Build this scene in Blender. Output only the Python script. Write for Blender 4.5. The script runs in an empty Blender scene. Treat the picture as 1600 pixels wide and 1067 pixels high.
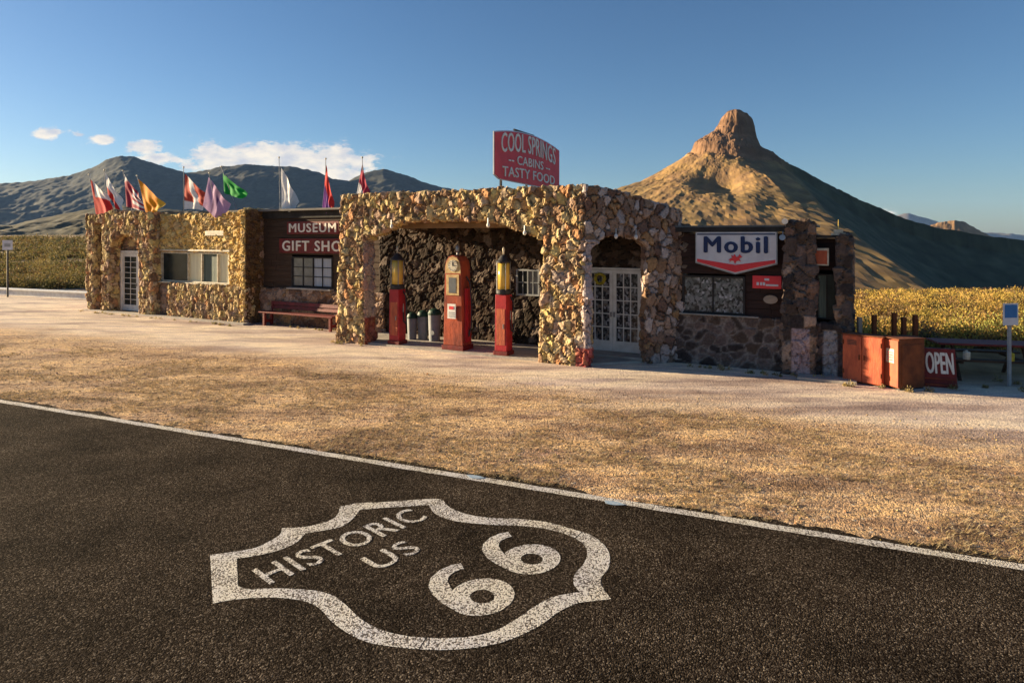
import bpy, bmesh, math, random
import numpy as np
from mathutils import Vector, Matrix, Euler
random.seed(7)
RNG = np.random.default_rng(11)
R = math.radians
SC = bpy.context.scene
COL = SC.collection

# ------------------------------------------------------------------ camera, sun, sky, exposure
EYE = 2.99
cam_d = bpy.data.cameras.new('camera'); cam = bpy.data.objects.new('camera', cam_d); COL.objects.link(cam)
cam.location = (0, 0, EYE); cam.rotation_euler = (R(90), 0, 0)
cam_d.sensor_width = 36; cam_d.lens = 22.5; cam_d.shift_y = -163.5/1600
cam_d.clip_start = 0.1; cam_d.clip_end = 60000
SC.camera = cam
FAC = 27.77                     # the facade runs this many degrees clockwise of the X axis
GRAZE = 10                     # angle between the sun's rays and the facade
SUN_EL = 11.0
az = R(-(FAC-GRAZE))            # heading in which the light travels
trav = Vector((math.cos(az)*math.cos(R(SUN_EL)), math.sin(az)*math.cos(R(SUN_EL)), -math.sin(R(SUN_EL))))
sun_d = bpy.data.lights.new('sun', 'SUN'); sun = bpy.data.objects.new('sun', sun_d); COL.objects.link(sun)
sun.rotation_euler = trav.to_track_quat('-Z', 'Y').to_euler()
sun_d.energy = 5.0; sun_d.angle = R(0.6); sun_d.color = (1.0, 0.79, 0.50)
W = bpy.data.worlds.new('World'); SC.world = W; W.use_nodes = True
wn, wl = W.node_tree.nodes, W.node_tree.links
wn.clear()
SKY_STR = 0.065
def build_world():
    out = wn.new('ShaderNodeOutputWorld'); bg = wn.new('ShaderNodeBackground')
    sky = wn.new('ShaderNodeTexSky'); sky.sky_type = 'NISHITA'; sky.sun_disc = False
    sky.sun_elevation = R(SUN_EL)
    sky.sun_rotation = math.atan2(-trav.x, -trav.y)
    sky.altitude = 700; sky.air_density = 1.0; sky.dust_density = 0.7; sky.ozone_density = 3.6
    def M(op, a, b=None, c=None):
        n = wn.new('ShaderNodeMath'); n.operation = op
        for i, v in enumerate((a, b, c)):
            if v is None: continue
            if isinstance(v, (int, float)): n.inputs[i].default_value = v
            else: wl.new(v, n.inputs[i])
        return n.outputs[0]
    tc = wn.new('ShaderNodeTexCoord'); sp = wn.new('ShaderNodeSeparateXYZ'); wl.new(tc.outputs['Generated'], sp.inputs[0])
    y = M('MAXIMUM', sp.outputs[1], 0.02)
    u = M('DIVIDE', sp.outputs[0], y); v = M('DIVIDE', sp.outputs[2], y)
    cb = wn.new('ShaderNodeCombineXYZ'); wl.new(u, cb.inputs[0]); wl.new(M('MULTIPLY', v, 2.2), cb.inputs[1])
    nz = wn.new('ShaderNodeTexNoise'); nz.inputs['Scale'].default_value = 24; nz.inputs['Detail'].default_value = 7
    nz.inputs['Roughness'].default_value = 0.70; wl.new(cb.outputs[0], nz.inputs['Vector'])
    tot = None
    # clouds low over the range: (heading, height, half widths, weight)
    for (cx, cy, rx, ry, w) in ((-.725, .162, .026, .010, 1.0), (-.678, .159, .014, .005, .7), (-.64, .152, .026, .009, .95),
            (-.572, .140, .028, .013, 1.0), (-.545, .122, .06, .011, .8), (-.44, .119, .075, .026, 1.2),
            (-.38, .128, .10, .018, 1.2), (-.31, .114, .09, .028, 1.2), (-.265, .098, .05, .022, 1.1), (-.49, .108, .05, .012, .8),
            (.579, .037, .02, .007, .9), (.66, .024, .06, .004, .35)):
        a = M('DIVIDE', M('SUBTRACT', u, cx), rx); b = M('DIVIDE', M('SUBTRACT', v, cy), ry)
        r2 = M('ADD', M('MULTIPLY', a, a), M('MULTIPLY', b, b))
        e = M('MULTIPLY', M('EXPONENT', M('MULTIPLY', r2, -0.8)), w)
        tot = e if tot is None else M('MAXIMUM', tot, e)
    dens = M('ADD', tot, M('MULTIPLY', M('SUBTRACT', nz.outputs[0], 0.5), 2.6))
    mr = wn.new('ShaderNodeMapRange'); mr.interpolation_type = 'SMOOTHSTEP'; wl.new(dens, mr.inputs[0])
    mr.inputs[1].default_value = 0.38; mr.inputs[2].default_value = 0.85; mr.inputs[4].default_value = 0.93
    cover = M('MULTIPLY', mr.outputs[0], M('MINIMUM', M('MULTIPLY', tot, 4), 1))
    n2 = wn.new('ShaderNodeTexNoise'); n2.inputs['Scale'].default_value = 30; n2.inputs['Detail'].default_value = 5; wl.new(cb.outputs[0], n2.inputs['Vector'])
    cr = wn.new('ShaderNodeValToRGB'); wl.new(n2.outputs[0], cr.inputs[0])
    cr.color_ramp.elements[0].position = .35; cr.color_ramp.elements[0].color = (2.9, 2.9, 3.1, 1)
    cr.color_ramp.elements[1].position = .62; cr.color_ramp.elements[1].color = (4.7, 4.2, 3.5, 1)
    hs = wn.new('ShaderNodeHueSaturation'); wl.new(sky.outputs[0], hs.inputs['Color']); hs.inputs['Saturation'].default_value = 1.04; hs.inputs['Hue'].default_value = .502; hs.inputs['Value'].default_value = .61
    mx = wn.new('ShaderNodeMix'); mx.data_type = 'RGBA'
    wl.new(cover, mx.inputs[0]); wl.new(hs.outputs[0], mx.inputs[6]); wl.new(cr.outputs[0], mx.inputs[7])
    wl.new(mx.outputs[2], bg.inputs[0]); bg.inputs[1].default_value = SKY_STR; wl.new(bg.outputs[0], out.inputs[0])
build_world()
SC.view_settings.view_transform = 'Standard'; SC.view_settings.look = 'None'
SC.view_settings.gamma = 1; SC.view_settings.use_curve_mapping = False
SC.view_settings.exposure = 1.8
SC.cycles.max_bounces = 5; SC.cycles.transparent_max_bounces = 8

# ------------------------------------------------------------------ frames of reference
OX, OY = 1.69, 14.7
UX, UY = math.cos(R(FAC)), -math.sin(R(FAC))      # along the facade, to the right
DX, DY = -UY, UX                                  # into the building
def S(px, d): k = (px-800)/1000; return (k*(OY+DY*d)-OX-DX*d)/(UX-UY*k)
def YD(s, d): return OY+UY*s+DY*d
def Z(py, s, d): return EYE-(py-370)/1000*YD(s, d)
def W3(s, d, z=0): return Vector((OX+UX*s+DX*d, OY+UY*s+DY*d, z))
def G(px, py, z=0):                               # a spot on the ground
    Y = (EYE-z)*1000/(py-370); return Vector(((px-800)/1000*Y, Y, z))
ROT = -R(FAC)

# ------------------------------------------------------------------ numpy noise
def hsh(*a, seed=0):
    h = np.full(a[0].shape, (seed*747796405+2891336453) & 0xffffffff, dtype=np.uint64)
    for i, k in enumerate(a):
        h = (h ^ ((k.astype(np.int64) + 100000).astype(np.uint64) * np.uint64(0x9E3779B1+i*0x85EBCA6*2+1))) & np.uint64(0xffffffff)
        h = (h * np.uint64(0x85EBCA6B)) & np.uint64(0xffffffff); h ^= h >> np.uint64(13)
        h = (h * np.uint64(0xC2B2AE35)) & np.uint64(0xffffffff); h ^= h >> np.uint64(16)
    return h.astype(np.float64)/4294967296.0
def vnoise(P, seed=0):
    P = np.asarray(P, dtype=np.float64); i = np.floor(P).astype(np.int64); f = P-i; f = f*f*(3-2*f)
    n = P.shape[1]; r = np.zeros(len(P))
    for c in range(2**n):
        w = np.ones(len(P)); ks = []
        for a in range(n):
            b = (c >> a) & 1; ks.append(i[:, a]+b); w = w*(f[:, a] if b else 1-f[:, a])
        r += w*hsh(*ks, seed=seed)
    return r*2-1
def fbm(P, oct=4, seed=0, rough=.5, ridged=False):
    P = np.asarray(P, dtype=np.float64); r = 0; a = 1; t = 0
    for o in range(oct):
        n = vnoise(P*(2.03**o)+o*17.3, seed+o)
        r = r+a*((1-2*np.abs(n)) if ridged else n); t += a; a *= rough
    return r/t
def worley(P, seed=0):
    i0 = np.floor(P).astype(np.int64); F1 = np.full(len(P), 9.); F2 = F1.copy(); ID = np.zeros(len(P)); V = np.zeros_like(P)
    for a in (-1, 0, 1):
        for b in (-1, 0, 1):
            for c in (-1, 0, 1):
                k = i0+np.array([a, b, c]); K = (k[:, 0], k[:, 1], k[:, 2])
                q = k+np.stack([hsh(*K, seed=seed+j)*.9+.05 for j in range(3)], 1)
                v = P-q; d = np.sqrt((v*v).sum(1)); m = d < F1
                F2 = np.where(m, F1, np.minimum(F2, d)); ID = np.where(m, hsh(*K, seed=seed+9), ID)
                V[m] = v[m]; F1 = np.where(m, d, F1)
    return F1, F2, ID, V

# ------------------------------------------------------------------ materials
def srgb(r, g, b):
    f = lambda c: (c/12.92 if c <= .04045 else ((c+.055)/1.055)**2.4)
    return (f(r/255), f(g/255), f(b/255))
def nodes(name):
    m = bpy.data.materials.new(name); m.use_nodes = True; nt = m.node_tree
    return m, nt.nodes, nt.links, nt.nodes['Principled BSDF']
def mat(name, c1, c2=None, rough=.8, scale=6., detail=5, bump=0., bscale=None, metal=0., stretch=(1, 1, 1), lo=.35, hi=.65, spec=.3, coords='Object'):
    m, n, l, p = nodes(name)
    p.inputs['Roughness'].default_value = rough; p.inputs['Metallic'].default_value = metal
    p.inputs['Specular IOR Level'].default_value = spec
    c2 = c2 or tuple(c*.75 for c in c1)
    tc = n.new('ShaderNodeTexCoord'); mp = n.new('ShaderNodeMapping'); mp.inputs['Scale'].default_value = stretch
    l.new(tc.outputs[coords], mp.inputs[0])
    nz = n.new('ShaderNodeTexNoise'); nz.inputs['Scale'].default_value = scale; nz.inputs['Detail'].default_value = detail; nz.inputs['Roughness'].default_value = .6
    l.new(mp.outputs[0], nz.inputs['Vector'])
    cr = n.new('ShaderNodeValToRGB'); l.new(nz.outputs[0], cr.inputs[0])
    cr.color_ramp.elements[0].position = lo; cr.color_ramp.elements[1].position = hi
    cr.color_ramp.elements[0].color = (*c1, 1); cr.color_ramp.elements[1].color = (*c2, 1)
    l.new(cr.outputs[0], p.inputs['Base Color'])
    if bump:
        b = n.new('ShaderNodeBump'); b.inputs['Strength'].default_value = bump; b.inputs['Distance'].default_value = .02
        n2 = n.new('ShaderNodeTexNoise'); n2.inputs['Scale'].default_value = bscale or scale*4; n2.inputs['Detail'].default_value = 4
        l.new(mp.outputs[0], n2.inputs['Vector']); l.new(n2.outputs[0], b.inputs['Height']); l.new(b.outputs[0], p.inputs['Normal'])
    return m
def attr_mat(name, rough=.9, nscale=25., var=.35, bump=.5, bdist=.01, bscale=30., trans=0.):
    m, n, l, p = nodes(name)
    p.inputs['Roughness'].default_value = rough; p.inputs['Specular IOR Level'].default_value = .15
    at = n.new('ShaderNodeAttribute'); at.attribute_name = 'Col'
    tc = n.new('ShaderNodeTexCoord')
    nz = n.new('ShaderNodeTexNoise'); nz.inputs['Scale'].default_value = nscale; nz.inputs['Detail'].default_value = 5; l.new(tc.outputs['Object'], nz.inputs['Vector'])
    mr = n.new('ShaderNodeMapRange'); mr.inputs[1].default_value = .3; mr.inputs[2].default_value = .7; mr.inputs[3].default_value = 1-var; mr.inputs[4].default_value = 1+var
    l.new(nz.outputs[0], mr.inputs[0])
    mu = n.new('ShaderNodeVectorMath'); mu.operation = 'SCALE'; l.new(at.outputs['Color'], mu.inputs[0]); l.new(mr.outputs[0], mu.inputs['Scale'])
    l.new(mu.outputs[0], p.inputs['Base Color'])
    if bump:
        b = n.new('ShaderNodeBump'); b.inputs['Strength'].default_value = bump; b.inputs['Distance'].default_value = bdist
        n2 = n.new('ShaderNodeTexNoise'); n2.inputs['Scale'].default_value = bscale; n2.inputs['Detail'].default_value = 6
        l.new(tc.outputs['Object'], n2.inputs['Vector']); l.new(n2.outputs[0], b.inputs['Height']); l.new(b.outputs[0], p.inputs['Normal'])
    if trans:
        out = n['Material Output']; t = n.new('ShaderNodeBsdfTranslucent'); l.new(mu.outputs[0], t.inputs['Color'])
        mx = n.new('ShaderNodeMixShader'); mx.inputs[0].default_value = trans
        l.new(p.outputs[0], mx.inputs[1]); l.new(t.outputs[0], mx.inputs[2]); l.new(mx.outputs[0], out.inputs['Surface'])
    return m
M = {}
M['stone'] = attr_mat('stone', .92, 22, .3, .8, .012, 28)
M['rock'] = attr_mat('mountain_rock', .95, .05, .25, 0)
M['leaf'] = attr_mat('leaf', .8, 3, .2, 0, trans=.3)
M['cloth'] = attr_mat('cloth', .75, 20, .12, 0, trans=.35)
M['wood_dark'] = mat('weathered_board', (.045, .026, .017), (.085, .05, .03), .85, 5, 6, .5, 20, stretch=(.3, 2, 6))
M['wood_near_black'] = mat('dark_board', (.022, .012, .010), (.05, .022, .016), .8, 5, 6, .4, 20, stretch=(.3, 2, 6))
M['trim_black'] = mat('tar_paper', (.02, .018, .018), (.04, .036, .034), .85, 4, 4, .3)
M['roofing'] = mat('roofing', (.16, .15, .14), (.22, .2, .18), .9, 2, 4, .3)
M['ceiling'] = mat('ceiling_boards', (.20, .12, .06), (.28, .17, .09), .8, 3, 4, .3, stretch=(1, 6, 1))
M['stucco'] = mat('stucco', (.28, .22, .17), (.36, .28, .22), .9, 3, 4, .4)
M['white'] = mat('white_paint', (.78, .76, .72), (.62, .60, .56), .5, 5, 4, .1)
M['cream'] = mat('cream_curtain', (.85, .80, .55), (.66, .60, .40), .8, 3, 3, .2, stretch=(14, 14, .4))
M['greyglass'] = mat('dusty_glass', (.10, .11, .12), (.16, .17, .18), .12, 3, 3, 0, spec=.6)
M['darkglass'] = mat('dark_glass', (.012, .018, .018), (.025, .032, .032), .25, 3, 3, 0, spec=.2)
M['curtain_blue'] = mat('pale_curtain', (.42, .46, .52), (.30, .33, .38), .7, 3, 3, .2, stretch=(10, 10, .4))
M['curtain_green'] = mat('grey_green_curtain', (.14, .18, .15), (.06, .08, .07), .7, 3, 3, .2, stretch=(14, 14, .4))
def display_mat(name, scale, lo, tint):
    m, n, l, p = nodes(name); p.inputs['Roughness'].default_value = .22; p.inputs['Specular IOR Level'].default_value = .5
    tc = n.new('ShaderNodeTexCoord'); mp = n.new('ShaderNodeMapping'); mp.inputs['Scale'].default_value = (1, .01, .8); l.new(tc.outputs['Object'], mp.inputs[0])
    v = n.new('ShaderNodeTexVoronoi'); v.distance = 'CHEBYCHEV'; v.inputs['Scale'].default_value = scale; l.new(mp.outputs[0], v.inputs['Vector'])
    s_ = n.new('ShaderNodeSeparateColor'); l.new(v.outputs['Color'], s_.inputs[0])
    r = n.new('ShaderNodeValToRGB'); l.new(s_.outputs[0], r.inputs[0]); r.color_ramp.interpolation = 'CONSTANT'; e = r.color_ramp.elements
    for _ in range(4): e.new(.5)
    for q, (pos, c) in zip(e, [(0, (.022, .024, .028)), (lo, (.06, .06, .065)), (lo+.15, tint), (lo+.25, (.20, .20, .21)), (lo+.42, (.36, .36, .39)), (lo+.50, (.11, .12, .12))]): q.position = pos; q.color = (*c, 1)
    l.new(r.outputs[0], p.inputs['Base Color']); return m
M['display'] = display_mat('window_display', 21, .22, (.15, .17, .17)); M['display_door'] = display_mat('door_display', 19, .40, (.17, .14, .12))
M['red'] = mat('red_paint', (.42, .022, .03), (.28, .016, .022), .45, 6, 5, .15)
M['dull_red'] = mat('faded_red_paint', (.20, .02, .018), (.11, .014, .012), .6, 6, 5, .2)
M['orange'] = mat('orange_red_paint', (.50, .11, .045), (.27, .055, .03), .6, 4, 8, .3, stretch=(2.2, 2.2, .6), lo=.38, hi=.68)
M['rust'] = mat('rust', (.44, .085, .035), (.17, .035, .022), .8, 3, 7, .35, stretch=(1, 1, .5))
M['rust_brown'] = mat('brown_rust', (.20, .06, .02), (.10, .032, .014), .85, 4, 7, .35)
M['amber'] = mat('amber_glass', (.72, .50, .10), (.60, .36, .06), .18, 4, 3, 0, spec=.6, stretch=(8, 8, .3))
M['steel'] = mat('dull_steel', (.35, .35, .36), (.24, .24, .25), .45, 6, 4, .1, metal=.6)
M['grey'] = mat('grey_paint', (.30, .31, .32), (.22, .23, .24), .6, 5, 4, .1)
M['black'] = mat('black_paint', (.02, .02, .024), (.035, .035, .04), .5, 6, 4, .1)
M['signred'] = mat('sign_red', (.74, .05, .06), (.62, .04, .05), .5, 2, 5, .1)
M['signwhite'] = mat('sign_white', (.62, .62, .66), (.50, .50, .55), .5, 3, 5, .05)
M['signcream'] = mat('sign_letter_cream', (.84, .79, .70), (.70, .64, .55), .6, 3, 5, .05)
M['navy'] = mat('sign_navy', (.012, .03, .11), (.01, .022, .08), .5, 3, 4, .05)
M['signblue'] = mat('sign_blue', (.03, .16, .42), (.02, .12, .33), .5, 3, 4, .05)
M['dab'] = mat('faded_blue_paint', (.22, .36, .50), (.42, .46, .5), .8, 30, 4, .1)
M['yellowcream'] = mat('aged_cream_enamel', (.62, .46, .22), (.40, .24, .10), .5, 9, 5, .1)
M['concrete'] = mat('concrete', (.42, .38, .33), (.30, .27, .24), .9, 3, 6, .4)
M['greenlid'] = mat('dark_green_plastic', (.01, .05, .035), (.008, .035, .025), .5, 3, 4, .1)
M['binwhite'] = mat('bin_white', (.24, .25, .27), (.15, .16, .18), .6, 3, 4, .1)
M['yellow'] = mat('yellow_flowers', (.55, .42, .04), (.35, .28, .03), .8, 18, 4, .4)
M['oldwhite'] = mat('aged_white_enamel', (.60, .56, .46), (.40, .33, .22), .5, 9, 5, .1)

# ------------------------------------------------------------------ object helpers
def link(o, parent=None):
    COL.objects.link(o)
    if parent is not None: o.parent = parent
    return o
def tag(o, label=None, cat=None, group=None, kind=None):
    if label: o['label'] = label
    if cat: o['category'] = cat
    if group: o['group'] = group
    if kind: o['kind'] = kind
    return o
def thing(name, label, cat, loc=(0, 0, 0), rz=0, group=None):
    o = bpy.data.objects.new(name, None); o.location = loc; o.rotation_euler = (0, 0, rz); o.empty_display_size = .2
    return tag(link(o), label, cat, group)
class B:                                          # collects solids, then links them as one mesh
    def __init__(s): s.bm = bmesh.new(); s.mi = 0
    def _m(s, faces):
        for f in faces: f.material_index = s.mi
    def box(s, x0, x1, y0, y1, z0, z1, rot=None):
        v = [s.bm.verts.new(p) for p in ((x0, y0, z0), (x1, y0, z0), (x1, y1, z0), (x0, y1, z0), (x0, y0, z1), (x1, y0, z1), (x1, y1, z1), (x0, y1, z1))]
        F = [s.bm.faces.new([v[i] for i in f]) for f in ((0, 3, 2, 1), (4, 5, 6, 7), (0, 1, 5, 4), (1, 2, 6, 5), (2, 3, 7, 6), (3, 0, 4, 7))]
        if rot is not None: bmesh.ops.transform(s.bm, matrix=rot, verts=v)
        s._m(F); return s
    def prism(s, pts, a0, a1, f):                 # pts: 2D outline; f(u, w, a) -> 3D
        A = [s.bm.verts.new(f(u, w, a0)) for u, w in pts]; C = [s.bm.verts.new(f(u, w, a1)) for u, w in pts]
        F = [s.bm.faces.new(A), s.bm.faces.new(C[::-1])]; n = len(pts)
        for i in range(n): F.append(s.bm.faces.new((A[i], C[i], C[(i+1) % n], A[(i+1) % n])))
        s._m(F); return s
    def lathe(s, prof, cx=0, cy=0, n=20, ax='z'):
        rings = []
        for r, z in prof:
            rings.append([s.bm.verts.new((cx+r*math.cos(2*math.pi*i/n), cy+r*math.sin(2*math.pi*i/n), z)) for i in range(n)])
        F = []
        for a, b in zip(rings, rings[1:]):
            for i in range(n): F.append(s.bm.faces.new((a[i], a[(i+1) % n], b[(i+1) % n], b[i])))
        F.append(s.bm.faces.new(rings[0][::-1])); F.append(s.bm.faces.new(rings[-1]))
        s._m(F); return s
    def tube(s, p, q, r, r2=None, n=8):
        p, q = Vector(p), Vector(q); r2 = r if r2 is None else r2; ax = (q-p).normalized()
        e = ax.orthogonal().normalized(); g = ax.cross(e)
        A = [s.bm.verts.new(p+r*(math.cos(t)*e+math.sin(t)*g)) for t in (2*math.pi*i/n for i in range(n))]
        C = [s.bm.verts.new(q+r2*(math.cos(t)*e+math.sin(t)*g)) for t in (2*math.pi*i/n for i in range(n))]
        F = [s.bm.faces.new(A[::-1]), s.bm.faces.new(C)]
        for i in range(n): F.append(s.bm.faces.new((A[i], A[(i+1) % n], C[(i+1) % n], C[i])))
        s._m(F); return s
    def done(s, name, mats, parent=None, bevel=0., smooth=False):
        bmesh.ops.recalc_face_normals(s.bm, faces=s.bm.faces)
        if bevel:
            es = [e for e in s.bm.edges if e.is_manifold and e.calc_face_angle(0) > .6]
            bmesh.ops.bevel(s.bm, geom=es, offset=bevel, segments=2, affect='EDGES', profile=.6)
        me = bpy.data.meshes.new(name); s.bm.to_mesh(me); s.bm.free()
        if not isinstance(mats, (list, tuple)): mats = [mats]
        for m in mats: me.materials.append(m)
        if smooth:
            for p in me.polygons: p.use_smooth = True
        return link(bpy.data.objects.new(name, me), parent)
def np_mesh(name, V, F, m, parent=None, col=None, smooth=False):
    V = np.asarray(V, dtype=np.float32); F = np.asarray(F, dtype=np.int32); k = F.shape[1]
    me = bpy.data.meshes.new(name); me.vertices.add(len(V)); me.vertices.foreach_set('co', V.ravel())
    me.loops.add(F.size); me.loops.foreach_set('vertex_index', F.ravel())
    me.polygons.add(len(F)); me.polygons.foreach_set('loop_start', np.arange(0, F.size, k, dtype=np.int32))
    me.polygons.foreach_set('use_smooth', np.full(len(F), smooth)); me.update(calc_edges=True)
    if col is not None:
        c = np.ones((len(V), 4), dtype=np.float32); c[:, :3] = col
        a = me.color_attributes.new('Col', 'FLOAT_COLOR', 'POINT'); a.data.foreach_set('color', c.ravel())
    me.materials.append(m)
    return link(bpy.data.objects.new(name, me), parent)
def text_mesh(name, txt, h, width, m, parent, origin, xdir, ydir, depth=.012, bold=.0, align='CENTER', spacing=1.0, shear=0.):
    """Lettering of cap height h squeezed to width, standing on origin; extruded towards xdir x ydir."""
    cu = bpy.data.curves.new(name, 'FONT'); cu.body = txt; cu.size = 1; cu.offset = 0; cu.resolution_u = 3
    cu.space_character = spacing; cu.extrude = .5; cu.shear = shear
    o = bpy.data.objects.new(name, cu); COL.objects.link(o)
    dg = bpy.context.evaluated_depsgraph_get(); me = bpy.data.meshes.new_from_object(o.evaluated_get(dg))
    bpy.data.objects.remove(o)
    n = len(me.vertices); co = np.zeros(n*3); me.vertices.foreach_get('co', co); co = co.reshape(-1, 3)
    lo, hi = co.min(0), co.max(0)
    x = (co[:, 0]-lo[0])/(hi[0]-lo[0])*width - (width/2 if align == 'CENTER' else 0)
    y = (co[:, 1]-lo[1])/(hi[1]-lo[1])*h; z = (co[:, 2]/(hi[2]-lo[2])+.5)*depth
    X, Y = Vector(xdir).normalized(), Vector(ydir).normalized(); N = X.cross(Y)
    P = np.outer(x, X)+np.outer(y, Y)+np.outer(z, N)+np.array(origin)
    me.vertices.foreach_set('co', P.ravel()); me.materials.clear(); me.materials.append(m); me.update()
    if bold > 0:                               # heavier strokes: overlapping copies, each a hair prouder than the last
        e = bold*h; bm = bmesh.new(); n0 = 0
        for k, (ox, oy) in enumerate(((-1, 0), (1, 0), (0, .6), (0, -.6), (-.5, .3), (.5, -.3))):
            c = me.copy(); c.transform(Matrix.Translation(X*e*ox+Y*e*oy+N*(.0007*k))); bm.from_mesh(c); bpy.data.meshes.remove(c)
        bm.to_mesh(me); bm.free()
    return link(bpy.data.objects.new(name, me), parent)

# ------------------------------------------------------------------ rubble masonry
TAN = [(.50, .36, .18), (.46, .32, .15), (.38, .25, .13), (.55, .42, .22), (.28, .17, .10), (.46, .34, .22), (.40, .27, .19), (.19, .115, .07), (.56, .42, .17), (.48, .25, .12), (.52, .40, .20)]
DARKS = [(.14, .10, .09), (.10, .07, .065), (.17, .12, .11), (.07, .05, .05), (.20, .15, .14), (.12, .085, .09), (.24, .18, .17), (.15, .10, .08)]
MID = [(.26, .19, .16), (.20, .14, .12), (.30, .23, .21), (.15, .10, .09), (.34, .27, .25), (.22, .15, .11), (.28, .19, .12)]
DARKS = [(a*1.30, b*1.10, c*.85) for a, b, c in DARKS]; MID = [(a*1.08, b*.98, c*.82) for a, b, c in MID]
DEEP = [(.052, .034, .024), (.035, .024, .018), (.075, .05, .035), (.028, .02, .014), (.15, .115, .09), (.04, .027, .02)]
BLOCK = [(.085, .062, .055), (.06, .045, .04), (.11, .08, .07), (.045, .034, .032), (.14, .10, .09), (.09, .06, .045)]
def remeshed(builder, vox):
    me = bpy.data.meshes.new('tmp'); bmesh.ops.recalc_face_normals(builder.bm, faces=builder.bm.faces); builder.bm.to_mesh(me); builder.bm.free()
    o = bpy.data.objects.new('tmp', me); COL.objects.link(o)
    md = o.modifiers.new('r', 'REMESH'); md.mode = 'VOXEL'; md.voxel_size = vox; md.adaptivity = 0
    dg = bpy.context.evaluated_depsgraph_get(); r = bpy.data.meshes.new_from_object(o.evaluated_get(dg)); bpy.data.objects.remove(o)
    n = len(r.vertices); V = np.zeros(n*3); r.vertices.foreach_get('co', V); V = V.reshape(-1, 3)
    N = np.zeros(n*3); r.vertices.foreach_get('normal', N); N = N.reshape(-1, 3)
    nf = len(r.polygons); F = np.zeros(nf*4, dtype=np.int32); r.loops.foreach_get('vertex_index', F); F = F.reshape(-1, 4)
    bpy.data.meshes.remove(r)
    return V, N, F
def masonry(name, builder, parent, pal=TAN, vox=.045, stone=(.24, .24, .30), amp=.07, tilt=.5, mortar=(.30, .25, .19), gap=.09, paint=None, seed=1, warp=.35, gdepth=.05):
    V, N, F = remeshed(builder, vox)
    P = V/np.array(stone)
    P = P+warp*np.stack([fbm(P*1.3, 2, seed+50+i) for i in range(3)], 1)
    F1, F2, ID, VV = worley(P, seed)
    T = np.stack([(ID*7919*(i+1)) % 1 for i in range(3)], 1)*2-1
    h = amp*((ID*1.7) % 1)+amp*tilt*(T*VV).sum(1)*1.6 + .012*fbm(V*14, 3, seed+3) + .016*fbm(V*27, 2, seed+4)
    edge = np.clip((F2-F1)/gap, 0, 1)
    h = h*edge**.6-(1-edge)*gdepth
    V2 = V+N*h[:, None]
    V2[:, 2] = np.where(V[:, 2] < .06, np.minimum(V[:, 2], V2[:, 2]), V2[:, 2])
    pal = np.array(pal); c = pal[(ID*977 % 1*len(pal)).astype(int)]
    c = c*(1+.25*fbm(V*9, 3, seed+8))[:, None]
    c = c*edge[:, None]**.7+np.array(mortar)*(1-edge[:, None]**.7)
    if paint is not None: c = paint(V, N, c)
    return np_mesh(name, V2, F, M['stone'], parent, np.clip(c, .01, .9))
def walls(b, s0, s1, z0, z1, d0, d1, holes=()):
    """boxes that tile a wall round its (non overlapping, left to right) openings"""
    x = s0
    for (a, c, e, f) in sorted(holes):
        if a > x: b.box(x, a, d0, d1, z0, z1)
        if e > z0: b.box(a, c, d0, d1, z0, e)
        if f < z1: b.box(a, c, d0, d1, f, z1)
        x = c
    if x < s1: b.box(x, s1, d0, d1, z0, z1)
    return b

ST = thing('service_station', 'low desert service station and gift shop of rough fieldstone with a pump canopy', 'building', (OX, OY, 0), ROT)

# ---- canopy front: two piers and a header
def redbase(V, N, c):
    m = (V[:, 2] < .75) & ((N[:, 0] > .5)) & (V[:, 0] < -5)
    c = c.copy(); c[m] = c[m]*.25+np.array([.26, .035, .03])*.75
    m = (V[:, 2] < .42) & ((N[:, 0] > .3) | (V[:, 0] > -.25)) & (V[:, 0] > -2)
    c[m] = c[m]*.25+np.array([.34, .05, .06])*.75
    m = (N[:, 0] > .5) & (V[:, 2] >= .75) & (V[:, 2] < 3.1) & (V[:, 0] < -5)
    c[m] = c[m]*.4+np.array([.42, .30, .28])*.6
    m = (V[:, 2] > .42) & (V[:, 2] < 2.2) & (V[:, 0] > -.9) & (fbm(V*2.2, 3, 77) > .05)
    c[m] = c[m]*.5+np.array([.52, .44, .40])*.5
    return c
fr = lambda u, w, a: (u, a, w)
b = B()
b.prism([(-7.55, 0), (-6.50, 0), (-6.58, 2.90), (-6.40, 3.00), (-6.0, 3.12), (-5.5, 3.36), (-4.9, 3.42), (-2.6, 3.40), (-2.0, 3.24), (-1.5, 3.06), (-1.05, 2.92),
         (-1.20, 0), (-.0, 0), (-.10, 4.16), (-7.38, 4.16)], 0, .46, fr)
masonry('canopy_front', b, ST, vox=.031, stone=(.165, .19, .25), amp=.060, tilt=.60, paint=redbase, seed=3, gap=.10, gdepth=.04, mortar=(.15, .11, .07))
# ---- canopy side: splayed wall with its own arch
cl = math.hypot(1.79, 1.6); cs = Vector((1.79, 1.6, 0))/cl; cn = Vector((cs.y, -cs.x, 0))
ch = lambda u, w, a: tuple(Vector((0, .0, w))+cs*u-cn*a)
b = B()
b.prism([(-.02, 0), (.10, 0), (.13, 2.70), (.32, 2.92), (.62, 3.04), (1.05, 3.04), (1.38, 2.94), (1.55, 2.74), (1.52, 0), (2.48, 0), (2.42, 3.62), (1.7, 3.82), (1.0, 4.0), (.45, 4.10), (0, 4.16)], 0, .36, ch)
def sidepaint(V, N, c):
    u = V[:, 0]*cs.x+V[:, 1]*cs.y; c = c.copy()
    m = (V[:, 2] < .42) & (u < .6); c[m] = c[m]*.2+np.array([.34, .05, .06])*.8
    m = (V[:, 2] >= .42) & (V[:, 2] < 2.9) & (u < .4); c[m] = c[m]*.4+np.array([.50, .42, .42])*.6
    return c
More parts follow.
